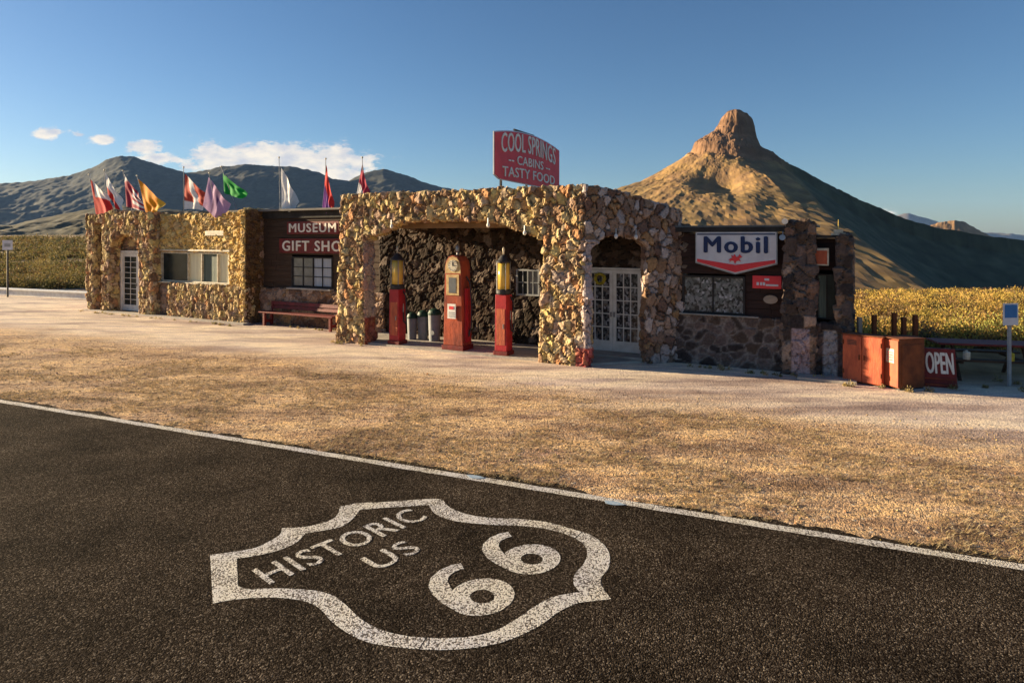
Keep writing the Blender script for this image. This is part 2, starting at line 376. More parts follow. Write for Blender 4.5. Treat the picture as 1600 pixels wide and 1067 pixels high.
masonry('canopy_side', b, ST, pal=MID+[(.42, .36, .34), (.36, .30, .28)], vox=.031, stone=(.20, .20, .26), amp=.06, tilt=.55, seed=5, paint=sidepaint, mortar=(.08, .06, .05))
b = B(); b.prism([(-7.3, .2), (-.15, .2), (1.6, 1.75), (1.6, 2.2), (-7.3, 2.2)], 3.46, 3.58, lambda u, w, a: (u, w, a)); b.done('canopy_roof', M['roofing'], ST)
b = B(); b.prism([(-7.2, .47), (-.35, .47), (1.30, 1.75), (1.3, 1.9), (-7.2, 1.9)], 3.36, 3.44, lambda u, w, a: (u, w, a)); b.done('canopy_ceiling', M['ceiling'], ST)
b = B(); b.box(-6.45, -1.2, .52, .66, 3.22, 3.355); b.done('ceiling_beam', M['ceiling'], ST, .01)

# ---- walls under the canopy
DB = 1.62
dS0, dS1 = S(917, DB)-.12, S(1003, DB)+.03
wS0, wS1 = S(803, 1.85), S(842, 1.85)
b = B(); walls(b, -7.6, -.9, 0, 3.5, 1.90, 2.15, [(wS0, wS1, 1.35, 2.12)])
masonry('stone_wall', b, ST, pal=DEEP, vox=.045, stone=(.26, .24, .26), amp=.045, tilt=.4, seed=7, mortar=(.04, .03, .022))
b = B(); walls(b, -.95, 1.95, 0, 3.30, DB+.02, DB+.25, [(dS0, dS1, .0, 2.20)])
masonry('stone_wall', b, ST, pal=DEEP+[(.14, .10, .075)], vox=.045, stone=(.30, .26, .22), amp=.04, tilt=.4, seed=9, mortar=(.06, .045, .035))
b = B(); b.box(-.95, -.88, DB+.25, 2.2, 0, 3.4); b.done('wall_return', M['stucco'], ST)
b = B(); b.prism([(-7.4, .08), (-.1, .08), (1.6, 1.66), (-.9, 1.66), (-.9, 1.95), (-7.4, 1.95)], .0, .05, lambda u, w, a: (u, w, a)); b.done('canopy_floor', M['concrete'], ST)
b = B(); b.box(dS0-.15, dS1+.2, 1.1, DB+.1, .05, .105); b.done('door_step', M['concrete'], ST, .01)

# ---- glazing helpers (everything in the station's frame)
def window(s0, s1, z0, z1, d, frame, panes, muntins=(0, 0), fw=.05, split=1, depth=.06, label=None, parent=ST):
    """panes: list of (share of width, material)"""
    b = B(); b.box(s0, s1, d, d+depth, z0, z0+fw); b.box(s0, s1, d, d+depth, z1-fw, z1)
    b.box(s0, s0+fw, d, d+depth, z0+fw, z1-fw); b.box(s1-fw, s1, d, d+depth, z0+fw, z1-fw)
    tot = sum(p[0] for p in panes); x = s0+fw; W_ = s1-s0-2*fw; spans = []
    for i, (w, m_) in enumerate(panes):
        x1 = x+W_*w/tot
        if i: b.box(x-fw*.35, x+fw*.35, d+.004, d+depth-.004, z0+fw, z1-fw)
        nx, nz = muntins
        for k in range(1, nx+1):
            xx = x+(x1-x)*k/(nx+1); b.box(xx-.011, xx+.011, d+.012, d+depth-.02, z0+fw, z1-fw)
        for k in range(1, nz+1):
            zz = z0+fw+(z1-z0-2*fw)*k/(nz+1); b.box(x+.002, x1-.002, d+.014, d+depth-.022, zz-.011, zz+.011)
        spans.append((x, x1, m_)); x = x1
    w = b.done('window', frame, parent)
    if label: w['label'] = label
    for (a, c, m_) in spans:
        q = B(); q.box(a+.002, c-.002, d+depth-.018, d+depth-.008, z0+fw*.9, z1-fw*.9); q.done('pane', m_, w)
    return w
window(wS0+.02, wS1-.02, 1.37, 2.10, 1.93, M['grey'], [(1, M['darkglass']), (1, M['greyglass'])], (1, 1))
# french doors
def leaf(s0, s1, z0, z1, d, cols, rows, low):
    b = B(); fw = .085
    b.box(s0, s0+fw, d, d+.05, z0, z1); b.box(s1-fw, s1, d, d+.05, z0, z1)
    b.box(s0+fw, s1-fw, d, d+.05, z0, z0+low); b.box(s0+fw, s1-fw, d, d+.05, z1-fw, z1)
    for k in range(1, cols): xx = s0+fw+(s1-s0-2*fw)*k/cols; b.box(xx-.013, xx+.013, d+.012, d+.038, z0+low, z1-fw)
    for k in range(1, rows): zz = z0+low+(z1-fw-z0-low)*k/rows; b.box(s0+fw, s1-fw, d+.010, d+.040, zz-.013, zz+.013)
    o = b.done('door', M['white'], ST)
    q = B(); q.box(s0+fw-.01, s1-fw+.01, d+.028, d+.034, z0+low-.01, z1-fw+.01); q.done('pane', M['display_door'], o)
    return o
mid = (dS0+dS1)/2+.02
b = B(); b.box(dS0, dS0+.05, DB-.03, DB+.12, .10, 2.16); b.box(dS1-.05, dS1, DB-.03, DB+.12, .10, 2.16); b.box(dS0, dS1, DB-.032, DB+.122, 2.16, 2.21); b.done('door_frame', M['white'], ST)
for (a, c, hs_) in ((dS0+.055, mid-.004, .06), (mid+.004, dS1-.055, -.06)):
    o = leaf(a, c, .115, 2.15, DB+.0, 3, 5, .26)
    q = B(); xx = (c-.04 if hs_ > 0 else a+.04); q.box(xx-.015, xx+.015, DB-.05, DB+.0, .98, 1.10); q.done('handle', M['steel'], o)

# ---- museum front between wing and canopy
DM = 1.98
mS0, mS1 = S(387, 1.25)-.1, -7.35
kS0, kS1, kZ0, kZ1 = S(456, DM), S(520, DM), 1.30, 2.32
sp = S(400, DM)
b = B(); walls(b, mS0, mS1, 0, 1.22, DM-.14, DM+.15)
b.box(mS0, S(404, DM-.1), DM-.16, DM+.1, 1.1, 3.70)
def dimpaint(V, N, c): return c
masonry('stone_wall', b, ST, pal=MID+DARKS[:4], vox=.05, stone=(.30, .26, .25), amp=.05, tilt=.4, seed=13, mortar=(.24, .20, .18))
def siding(name, s0, s1, z0, z1, d, m_, hole=None, bh=.19, vertical=False):
    b = B(); z = z0; i = 0
    while z < z1-.01:
        z2 = min(z+bh, z1); xs = [(s0, s1)]
        if hole and z2 > hole[2] and z < hole[3]: xs = [(s0, hole[0]), (hole[1], s1)]
        for (a, c) in xs:
            cut = a+(c-a)*(.35+.3*random.random())
            for (p, q) in ((a, cut-.003), (cut+.003, c)):
                j = random.uniform(-.006, .006)
                b.prism([(d+j, z+.004), (d+.022+j, z2-.004), (d+.06, z2-.004), (d+.06, z+.004)], p, q, lambda u, w, t: (t, u, w))
        z = z2; i += 1
    return b.done(name, m_, ST)
siding('wood_siding', S(404, DM), mS1, 1.24, 3.62, DM, M['wood_dark'], (kS0, kS1, kZ0, kZ1))
window(kS0, kS1, kZ0, kZ1, DM-.02, M['trim_black'], [(1.15, M['greyglass']), (1, M['curtain_blue'])], (1, 2), .05)
b = B(); b.box(mS0, mS1, DM-.05, DM+.2, 3.62, 3.86); b.done('fascia', M['trim_black'], ST)
b = B(); b.box(S(135, 1.5), mS1+.1, DM-.22, 4.6, 3.865, 3.93); b.done('roof', M['roofing'], ST)
b = B(); b.box(kS0-.06, kS1+.06, DM-.20, DM+.0, 1.225, 1.28); b.done('window_sill', M['concrete'], ST, .008)

# ---- left wing: bay with window, tower with arched door
DT = 1.12
t0, t1 = S(135, DT), S(238, DT)
sl0, sl1 = S(146, DT), S(159, DT)
n0, n1 = S(171, DT), S(217, DT)
arch = [(n0, 0)]
nc, nr = (n0+n1)/2, (n1-n0)/2
zspr = 2.42
outline = [(t0, 0), (sl0, 0), (sl0, 3.55), (sl1, 3.55), (sl1, 0), (n0, 0), (n0, zspr)]
for k in range(1, 9):
    a = math.pi-math.pi*k/9; outline.append((nc+nr*math.cos(a), zspr+nr*.72*math.sin(a)))
outline += [(n1, zspr), (n1, 0), (t1, 0), (t1, 3.88), (t0+(t1-t0)*.66, 3.93), (t0+(t1-t0)*.40, 4.02), (t0+(t1-t0)*.2, 3.86), (t0, 3.88)]
b = B(); b.prism(outline, DT, DT+.42, fr); b.box(t1-.34, t1, DT+.2, DT+.8, 0, 3.86)
masonry('tower_wall', b, ST, vox=.038, stone=(.15, .18, .23), amp=.058, tilt=.6, seed=21, mortar=(.15, .11, .07))
b = B(); walls(b, t0+.05, t1-.05, 0, 3.7, DT+.52, DT+.8, [(S(188, DT+.5), S(219, DT+.5), 0, 2.45)])
masonry('stone_wall', b, ST, pal=TAN[1:5]+MID, vox=.05, stone=(.24, .22, .22), amp=.04, tilt=.3, seed=22)
ds0, ds1 = S(188, DT+.45), S(218, DT+.45)
b = B(); b.box(ds0, ds0+.10, DT+.42, DT+.58, .05, 2.44); b.box(ds1-.10, ds1, DT+.42, DT+.58, .05, 2.44); b.box(ds0+.1, ds1-.1, DT+.42, DT+.58, 2.34, 2.44); b.done('door_frame', M['white'], ST, .008)
b = B(); x0, x1 = ds0+.104, ds1-.104; dd = DT+.46
b.box(x0, x0+.12, dd, dd+.05, .07, 2.33); b.box(x1-.12, x1, dd, dd+.05, .07, 2.33); b.box(x0+.12, x1-.12, dd, dd+.05, .07, .30); b.box(x0+.12, x1-.12, dd, dd+.05, 2.2, 2.33)
for k in range(1, 9): zz = .3+1.9*k/9; b.box(x0+.12, x1-.12, dd+.01, dd+.04, zz-.01, zz+.01)
xm = (x0+x1)/2; b.box(xm-.01, xm+.01, dd+.012, dd+.038, .3, 2.2)
o = b.done('door', M['white'], ST)
q = B(); q.box(x0+.11, x1-.11, dd+.03, dd+.036, .29, 2.21); q.done('pane', M['darkglass'], o)
q = B(); q.box(x1-.075, x1-.045, dd-.04, dd, 1.05, 1.17); q.done('handle', M['steel'], o)
# bay
DBU, DBL = DT+.30, DT+.13
b0, b1 = S(262, DBL), S(384, DBL)
bw0, bw1, bz0, bz1 = S(250, DBU), S(357, DBU), 1.32, 2.42
zt = 3.86
b = B(); walls(b, b0, b1, 0, 1.26, DBL, DBL+.35)
def none(V, N, c): return c
masonry('bay_base', b, ST, vox=.036, stone=(.13, .16, .22), amp=.055, tilt=.6, seed=25, mortar=(.15, .11, .07))
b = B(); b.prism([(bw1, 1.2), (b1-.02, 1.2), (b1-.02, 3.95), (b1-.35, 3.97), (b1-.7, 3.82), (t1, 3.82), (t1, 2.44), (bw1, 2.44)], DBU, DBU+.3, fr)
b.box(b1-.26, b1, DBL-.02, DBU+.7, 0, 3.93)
def bayside_shade(V, N, c):
    c = c.copy(); m = (N[:, 0] > .5) & (V[:, 0] > b1-.15); c[m] = c[m]*np.array([.24, .20, .24]); return c  # shade of the pier's right-facing side, put into the stone colour
masonry('bay_wall', b, ST, pal=[(.60, .42, .15), (.54, .36, .12), (.62, .46, .20), (.44, .28, .11), (.58, .37, .11), (.50, .35, .17)], vox=.042, stone=(.20, .18, .14), amp=.045, tilt=.55, seed=26, gap=.09, gdepth=.03, mortar=(.24, .17, .09), paint=bayside_shade)
b = B(); walls(b, t1-.1, b0+.1, 0, 1.26, DBU, DBU+.3)
masonry('stone_wall', b, ST, pal=DARKS+MID, vox=.05, amp=.03, seed=27)
window(bw0, bw1, bz0, bz1, DBU+.03, M['oldwhite'], [(1.7, M['darkglass']), (.85, M['cream']), (.95, M['curtain_green']), (.65, M['cream'])], (0, 0), .05, depth=.1)
b = B(); b.box(bw0, bw1+.05, DBU-.08, DBU+.12, 1.27, 1.315); b.done('window_sill', M['oldwhite'], ST, .006)
b = B(); b.box(bw0, bw1+.1, DBU-.05, DBU+.0, 2.46, 2.52); b.done('window_head', M['oldwhite'], ST, .006)
b = B(); b.box(b0+1.9, b0+2.9, DBU-.03, DBU+.06, 3.02, 3.20); 
b.done('stone_lintel', M['oldwhite'], ST, .02)
b = B(); b.box(t0-.1, b1+.15, DBL-.22, DBL+.1, 0, .07); b.done('kerb_slab', M['concrete'], ST, .01)
b = B(); b.box(t0+.06, t0+.36, DT+.4, 4.5, 0, 3.7); b.box(t0+.3, mS1, 4.2, 4.5, 0, 3.7); b.done('rear_wall', M['stucco'], ST)
b = B(); b.box(t0+.6, -.95, 2.6, 2.7, 0, 3.4); b.box(-.8, 5.2, 2.2, 2.3, 0, 2.95); b.done('inner_wall', M['wood_near_black'], ST)

# ---- right hand part: stone below, dark boards above, corner piers
DR = 1.58
r0 = 1.70; r1 = S(1228, DR)
p0, p1 = S(1228, DR-.25), S(1272, DR-.25)
rw0, rw1, rz0, rz1 = S(1066, DR), S(1164, DR), 1.19, 2.08
b = B(); walls(b, r0, r1+.1, 0, 1.16, DR-.05, DR+.2)
masonry('stone_wall', b, ST, pal=BLOCK, vox=.034, stone=(.30, .3, .25), amp=.035, tilt=.35, seed=31, gap=.16, mortar=(.27, .225, .20), gdepth=.015, warp=.25)
siding('wood_siding', r0, r1+.05, 1.17, 3.10, DR+.03, M['wood_near_black'], (rw0, rw1, rz0, rz1))
window(rw0, rw1, rz0, rz1, DR-.01, M['trim_black'], [(1, M['display']), (1, M['display'])], (0, 0), .045)
b = B(); b.box(rw0-.05, rw1+.3, DR-.12, DR+.02, 1.165, 1.185); b.done('window_sill', M['concrete'], ST)
b = B(); b.box(r0-.2, r1+.15, DR-.12, DR+.05, 3.10, 3.21); b.done('fascia', M['trim_black'], ST)
b = B(); b.box(r0-.2, p1+.05, DR-.08, 3.2, 3.212, 3.25); b.done('roof', M['roofing'], ST)
e0, e1 = S(1308, DR-.1), S(1330, DR-.1)
def whitewash(V, N, c):
    c = c.copy(); m = (V[:, 2] < 1.02) & (V[:, 0] > p0+.1) & (V[:, 0] < p0+.48) & (N[:, 1] < -.3)
    c[m] = c[m]*.35+np.array([.50, .36, .37])*.65
    m = (V[:, 2] < 1.0) & (V[:, 0] > p1+.18) & (V[:, 0] < p1+.42) & (N[:, 1] < -.3)
    c[m] = c[m]*.3+np.array([.46, .44, .45])*.7
    return c
b = B(); b.prism([(p0-.08, 0), (p1+.02, 0), (p1, 3.30), (p0+.1, 3.34), (p0, 3.2)], DR-.28, DR+.25, fr)
masonry('corner_pier', b, ST, pal=BLOCK+MID[:4], vox=.036, stone=(.24, .24, .26), amp=.07, tilt=.5, seed=33, mortar=(.14, .12, .11), paint=whitewash)
b = B(); walls(b, p1-.05, e1, 0, 1.12, DR-.06, DR+.2); b.box(e0, e1, DR-.12, DR+.22, 1.0, 3.05)
b.box(e1-.25, e1, DR+.1, 3.1, 0, 3.0)
masonry('corner_pier', b, ST, pal=BLOCK+MID[:3], vox=.045, stone=(.24, .24, .26), amp=.07, tilt=.5, seed=34, mortar=(.14, .12, .11), paint=whitewash)
siding('wood_siding', p1, e0+.02, 1.12, 2.95, DR+.1, M['wood_near_black'], (p1+.04, e0-.01, 1.20, 2.18))
window(p1+.04, e0-.01, 1.20, 2.18, DR+.06, M['trim_black'], [(1, M['curtain_green']), (1, M['darkglass'])], (0, 0), .03)
b = B(); b.box(p1, e1+.02, DR-.08, DR+.3, 2.96, 3.02); b.done('fascia', M['trim_black'], ST)
b = B(); b.box(p1-.3, e1+.1, DR-.75, DR-.3, 0, .06); b.done('kerb_slab', M['concrete'], ST, .01)

# ------------------------------------------------------------------ signs on and over the building
def on_wall(s, d, z): return W3(s, d, z)
TX = (1, 0, 0); TZ = (0, 0, 1)
# blue and white filling station sign
d = DR-.10; s0, s1 = S(1088, d), S(1213, d); sc = (s0+s1)/2; zt_, zb_, zp_ = Z(363, sc, d), Z(410, sc, d), Z(427, sc, d)
sg = thing('station_sign', 'large white sign with a red chevron foot reading Mobil above the shop window', 'sign', W3(sc, d, zb_), ROT)
hw = (s1-s0)/2; H = zt_-zb_; P = zb_-zp_
out = [(-hw, H), (hw, H), (hw, 0), (0, -P), (-hw, 0)]
b = B(); b.prism([(x*1.025, y+(.03 if y > 0 else -.03)) for x, y in out], 0, .10, lambda u, w, a: (u, a, w)); b.done('sign_rim', M['steel'], sg)
b = B(); b.prism(out, -.012, .0, lambda u, w, a: (u, a, w)); b.done('panel', M['signwhite'], sg)
b = B(); t_ = .13
b.prism([(-hw+.02, .07), (-hw+.02, 0.0), (0, -P+.02), (0, -P+.19)], -.018, -.0125, lambda u, w, a: (u, a, w))
b.prism([(hw-.02, .07), (0, -P+.19), (0, -P+.02), (hw-.02, 0.0)], -.018, -.0125, lambda u, w, a: (u, a, w)); b.done('chevron', M['signred'], sg)
b = B(); b.box(-hw+.02, hw-.02, -.018, -.0125, H-.06, H-.03); b.done('stripe', M['navy'], sg)
text_mesh('lettering', 'Mobil', .36, 1.36, M['navy'], sg, (0, -.013, .22), TX, TZ, .014, bold=.055, spacing=1.16)
# winged horse reduced to a leaping silhouette
hp = [(-.15, -.02), (-.10, .02), (-.06, .03), (-.09, .10), (-.04, .07), (-.01, .12), (.03, .05), (.07, .07), (.10, .12), (.13, .08), (.16, .05), (.12, .04), (.09, .01), (.13, -.05), (.08, -.03), (.03, -.04), (.0, -.11), (-.03, -.04), (-.08, -.03), (-.13, -.08), (-.10, -.02)]
b = B(); b.prism([(x, y+.07) for x, y in hp], -.03, -.0185, lambda u, w, a: (u, a, w)); b.done('emblem', M['signred'], sg)
# small red sign and oval plate
d = DR-.005; s0, s1 = S(1176, d), S(1221, d); sc = (s0+s1)/2; z0, z1 = Z(451, sc, d), Z(431, sc, d)
sg = thing('sign_board', 'small bright red sign with white lettering beside the shop window', 'sign', W3(sc, d, z0), ROT)
b = B(); b.box(-(s1-s0)/2, (s1-s0)/2, -.02, .035, 0, z1-z0); b.done('panel', M['signred'], sg, .004)
b = B()
for (x, w_) in ((-.19, .05), (-.12, .04), (-.06, .05)): b.box(x-w_/2, x+w_/2, -.026, -.0205, .07, .14)
b.box(-.02, .24, -.026, -.0205, .06, .10); b.box(-.05, .05, -.026, -.0205, .18, .23); b.done('lettering', M['signwhite'], sg)
sc = S(1204, d); zc = Z(468, sc, d)
b = B(); b.prism([(.15*math.cos(t), .095*math.sin(t)) for t in (2*math.pi*i/24 for i in range(24))], -.02, .03, lambda u, w, a: (u, a, w))
o = b.done('oval_plate', M['stucco'], None); o.location = W3(sc, d, zc); o.rotation_euler = (0, 0, ROT); tag(o, 'faint brown oval plate on the dark boards under the small red sign', 'plaque')
# poster on right corner
d = DR-.12; s0, s1 = S(1272, d)+.02, S(1292, d); sc = (s0+s1)/2; z0, z1 = Z(415, sc, d), Z(388, sc, d)
sg = thing('poster_board', 'weathered white and orange poster at the dark right corner of the station', 'poster', W3(sc, d, z0), ROT)
b = B(); b.box(-.15, .15, 0, .22, 0, z1-z0); b.done('panel', M['oldwhite'], sg, .004)
b = B(); b.box(-.11, .12, -.006, -.001, .03, z1-z0-.05); b.done('picture', M['orange'], sg)
# museum and gift shop boards
d = DM-.05
for (txt, a, c, ya, yb, lab) in (('MUSEUM', 449, 536, 346, 366, 'dark red board lettered MUSEUM, the upper one over the grey window'), ('GIFT SHOP', 437, 553, 373, 396, 'dark red board lettered GIFT SHOP just above the grey window')):
    s0, s1 = S(a, d), S(c, d)
    if txt == 'MUSEUM': s1 = S(530, d)
    sc = (s0+s1)/2; z0, z1 = Z(yb, sc, d), Z(ya, sc, d)
    sg = thing('sign_board', lab, 'sign', W3(sc, d, z0), ROT)
    b = B(); b.box(-(s1-s0)/2, (s1-s0)/2, -.02, .05, 0, z1-z0); b.done('panel', M['dull_red'], sg, .004)
    text_mesh('lettering', txt, (z1-z0)*.68, (s1-s0)*.90, M['signcream'], sg, (0, -.0205, (z1-z0)*.16), TX, TZ, .012, bold=.045, spacing=1.15)
# roof sign, standing square to the facade
sS = -2.6; d0, d1 = .3, 4.36
sg = thing('roof_sign', 'big red arched roof sign reading COOL SPRINGS CABINS TASTY FOOD over the canopy', 'sign', W3(sS, (d0+d1)/2, 3.6), ROT)
hl = (d1-d0)/2; top = []
for k in range(13):
    t = -1+2*k/12; top.append((hl*t, 2.03+.20*(1-t*t)))
outl = [(-hl, .98), (-hl+.25, .88), (hl-.25, .82), (hl, .90)]+top[::-1]
pr = lambda u, w, a: (a, u, w)
b = B(); b.prism([(x*1.012, (y-1.4)*1.04+1.4) for x, y in outl], .0, .03, pr); b.done('sign_rim', M['signwhite'], sg)
b = B(); b.prism(outl, .0305, .045, pr); b.done('panel', M['signred'], sg)
# lettering faces +s ; reading direction is +d
def arched(txt, h, width, zbase, arc, bold=.02, spc=1.05):
    o = text_mesh('lettering', txt, h, width, M['signcream'], sg, (.0455, 0, zbase), (0, 1, 0), (0, 0, 1), .014, bold=bold, spacing=spc)
    me = o.data
    for v in me.vertices: v.co.z += arc*(1-(v.co.y/hl)**2)
    return o
arched('COOL SPRINGS', .50, 3.4, 1.50, .20, .015)
arched('-- CABINS --', .24, 2.6, 1.28, .06, .02)
arched('TASTY FOOD', .26, 3.3, .93, .06, .02)
for y in (-1.5, 0, 1.5): b = B(); b.box(-.10, -.052, y-.03, y+.03, -.1, 1.75); b.done('support_post', M['black'], sg)
b = B(); b.tube((.0, -.9, 2.26), (.0, .3, 2.26), .03); b.tube((0, -.6, 2.18), (0, -.6, 2.27), .02); b.tube((0, .2, 2.2), (0, .2, 2.27), .02); b.done('lamp_rail', M['black'], sg)
# floodlights on the roof edge, lantern on the far corner
for i, (px, py, lab) in enumerate(((1227, 344, 'small white floodlight standing up from the dark roof edge'), (1223, 366, 'dull grey floodlight hung below the roof edge beside the white and red sign'))):
    dd = DR-.3; s_ = S(px, dd); z_ = Z(py, s_, dd)
    t = thing('floodlight', lab, 'floodlight', W3(s_, dd, z_-(.16 if i == 0 else -.06)), ROT)
    sg1 = 1 if i == 0 else -1
    b = B(); b.tube((0, .1, 0 if i == 0 else 0), (0, 0, sg1*.12), .015); b.done('bracket', M['steel'], t)
    b = B(); b.tube((0, .04, sg1*.16), (0, -.10, sg1*.13), .035, .065, 14); b.done('lamp_head', M['white'] if i == 0 else M['steel'], t)
dd = DR+.05; s_ = S(1310, dd)
t = thing('lantern', 'small pale lantern with a spike on the roof of the far right corner', 'lantern', W3(s_, dd, 3.02), ROT)
b = B(); b.box(-.14, .14, -.10, .10, 0, .05); b.box(-.09, .09, -.07, .07, .05, .12); b.done('body', M['oldwhite'], t, .006)
b = B(); b.tube((0, 0, .12), (0, 0, .34), .012, .006); b.done('spike', M['amber'], t)
# bulbs hung under the canopy's edge
blab = ['left end of the front arch', 'middle of the front arch', 'right end of the front arch', 'left half of the splayed side arch', 'right half of the splayed side arch']
for i, (px, py, dd) in enumerate(((612, 354, -.04), (763, 352, -.04), (820, 364, -.04))):
    s_ = S(px, dd); z_ = Z(py, s_, dd)
    t = thing('bulb_lamp', 'small white bulb hanging at the '+blab[i]+' of the canopy', 'lamp', W3(s_, dd, z_), ROT, 'bulbs under the canopy edge')
    b = B(); b.tube((0, 0, .05), (0, .0, .18), .02); b.done('holder', M['steel'], t)
    b = B(); b.lathe([(.01, -.06), (.04, -.03), (.045, .0), (.03, .05)], n=12); b.done('bulb', M['white'], t, smooth=True)
for i, u in enumerate((.72, 1.22)):
    p = cs*u+cn*.07
    t = thing('bulb_lamp', 'small white bulb hanging in the '+blab[3+i]+' of the canopy', 'lamp', W3(p.x, p.y, 3.0-.02*i), ROT, 'bulbs under the canopy edge')
    b = B(); b.tube((0, 0, .05), (0, .0, .18), .02); b.done('holder', M['steel'], t)
    b = B(); b.lathe([(.01, -.06), (.04, -.03), (.045, .0), (.03, .05)], n=12); b.done('bulb', M['white'], t, smooth=True)
# wreath on the left door leaf
sw = dS0+.47; t = B()
n1_, n2_ = 28, 8
vv = [[t.bm.verts.new(((.12+.035*math.cos(q)+random.uniform(-.012, .012))*math.cos(p), .03*math.sin(q)+random.uniform(-.01, .01), (.12+.035*math.cos(q))*math.sin(p))) for q in (2*math.pi*j/n2_ for j in range(n2_))] for p in (2*math.pi*i/n1_ for i in range(n1_))]
for i in range(n1_):
    for j in range(n2_): t.bm.faces.new((vv[i][j], vv[(i+1) % n1_][j], vv[(i+1) % n1_][(j+1) % n2_], vv[i][(j+1) % n2_]))
for i in range(50):
    a = random.uniform(0, 6.28); r = .12+random.uniform(-.04, .05); c = Vector((r*math.cos(a), -.03, r*math.sin(a))); e = Vector((random.uniform(-1, 1), random.uniform(-1, 0), random.uniform(-1, 1)))*.04
    g = Vector((random.uniform(-1, 1), random.uniform(-1, 1), random.uniform(-1, 1)))*.02
    t.bm.faces.new([t.bm.verts.new(c-g), t.bm.verts.new(c+e), t.bm.verts.new(c+g)])
o = t.done('wreath', M['yellow']); o.location = W3(sw+.02, DB-.045, 1.93); o.rotation_euler = (0, 0, ROT); tag(o, 'yellow flower wreath on the left leaf of the white french doors', 'wreath')

# ------------------------------------------------------------------ petrol pumps
def tall_pump(px, dd, lab, rz=0):
    s_ = S(px, dd)
    t = thing('fuel_pump', lab, 'fuel pump', W3(s_, dd, .05), ROT+rz, 'old fuel pumps under the canopy')
    b = B(); b.box(-.20, .20, -.19, .19, 0, .10); b.done('plinth', M['dull_red'], t, .012)
    b = B(); b.prism([(-.17, .1), (.17, .1), (.155, 1.50), (-.155, 1.50)], -.155, .155, lambda u, w, a: (u, a, w)); b.done('body', M['red'], t, .012)
    b = B(); b.box(-.12, .12, -.1615, -.156, .25, 1.15); o = b.done('door', M['orange'], t, .004)
    q = B(); q.box(.07, .09, -.185, -.162, .66, .78); q.done('handle', M['steel'], o)
    b = B(); b.lathe([(.17, 1.50), (.19, 1.53), (.19, 1.61), (.16, 1.63)], n=24); b.done('collar', M['black'], t, smooth=False)
    b = B(); b.lathe([(.150, 1.63), (.150, 2.30)], n=28); b.done('glass_cylinder', M['amber'], t, smooth=True)
    b = B()
    for k in range(4):
        a = math.pi/4+k*math.pi/2; b.tube((.172*math.cos(a), .172*math.sin(a), 1.6), (.172*math.cos(a), .172*math.sin(a), 2.32), .010)
    b.done('guard_rods', M['steel'], t)
    b = B(); b.lathe([(.185, 2.29), (.19, 2.33), (.15, 2.36), (.07, 2.47), (.03, 2.49)], n=24); c = b.done('cap', M['black'], t)
    q = B(); q.lathe([(.025, 2.48), (.022, 2.56), (.035, 2.60), (.03, 2.65), (.008, 2.68)], n=12); q.done('finial', M['oldwhite'], c, smooth=True)
    b = B(); pts = [(.16, .05, 1.45), (.25, .05, 1.30), (.27, .05, .9), (.26, .04, .55), (.20, .03, .62), (.175, .03, .9)]
    for a, c_ in zip(pts, pts[1:]): b.tube(a, c_, .018)
    h = b.done('hose', M['black'], t)
    q = B(); q.tube((.175, .03, .88), (.19, .02, 1.10), .022, .012); q.done('nozzle', M['steel'], h)
tall_pump(621, .34, 'leftmost red pump with an amber glass cylinder, beside the white bins')
tall_pump(787, .28, 'rightmost red pump with an amber glass cylinder, between the middle pump and the right pier')
s_ = S(715, .42)
t = thing('fuel_pump', 'broad rusty orange fuel pump with a round dial, between the two slim pumps', 'fuel pump', W3(s_, .42, .05), ROT, 'old fuel pumps under the canopy')
b = B(); b.box(-.33, .33, -.26, .26, 0, .12); b.done('plinth', M['dull_red'], t, .012)
b = B(); b.prism([(-.30, .12), (.30, .12), (.27, 1.2), (.25, 2.15), (.22, 2.30), (.14, 2.42), (0, 2.46), (-.14, 2.42), (-.22, 2.30), (-.25, 2.15), (-.27, 1.2)], -.22, .22, lambda u, w, a: (u, a, w)); b.done('body', M['rust'], t, .015)
b = B(); b.prism([(-.235, 1.99), (.235, 1.99), (.225, 2.18), (.19, 2.30), (.12, 2.39), (0, 2.43), (-.12, 2.39), (-.19, 2.30), (-.225, 2.18)], -.2285, -.2205, lambda u, w, a: (u, a, w)); b.done('dial_surround', M['yellowcream'], t)
b = B(); b.prism([(.15*math.cos(a), 2.19+.15*math.sin(a)) for a in (2*math.pi*i/28 for i in range(28))], -.245, -.229, lambda u, w, a: (u, a, w)); dl = b.done('dial', M['oldwhite'], t)
q = B(); q.box(-.01, .01, -.252, -.2455, 2.19, 2.29); q.box(.0, .08, -.252, -.2455, 2.18, 2.20); q.done('pointer', M['black'], dl); q = B()
for k in range(12):
    a = k*math.pi/6; q.tube((.122*math.cos(a), -.246, 2.19+.122*math.sin(a)), (.122*math.cos(a), -.252, 2.19+.122*math.sin(a)), .010, n=6)
q.done('hour_marks', M['black'], dl)
b = B(); b.box(-.20, .19, -.236, -.2225, 1.42, 1.96); wd = b.done('window', M['yellowcream'], t, .004)
q = B(); q.box(-.12, .10, -.242, -.2365, 1.48, 1.88); q.done('pane', M['greyglass'], wd)
b = B(); b.box(-.13, .12, -.285, -.262, .82, 1.20); nt_ = b.done('notice', M['white'], t, .003)
b = B(); b.box(-.02, .0, -.2618, -.2225, .85, 1.15); b.done('bracket', M['steel'], t)
q = B(); q.box(-.08, .06, -.292, -.2855, 1.06, 1.14); q.done('emblem', M['signred'], nt_)
q = B()
for zz in (.98, .93, .88): q.box(-.09, .08, -.291, -.2855, zz-.012, zz+.008)
q.done('text_lines', M['grey'], nt_)
b = B(); b.tube((0, 0, 2.44), (0, 0, 2.54), .03); b.lathe([(.04, 2.53), (.055, 2.58), (.05, 2.68), (.02, 2.72)], n=14); b.done('finial', M['steel'], t, smooth=True)
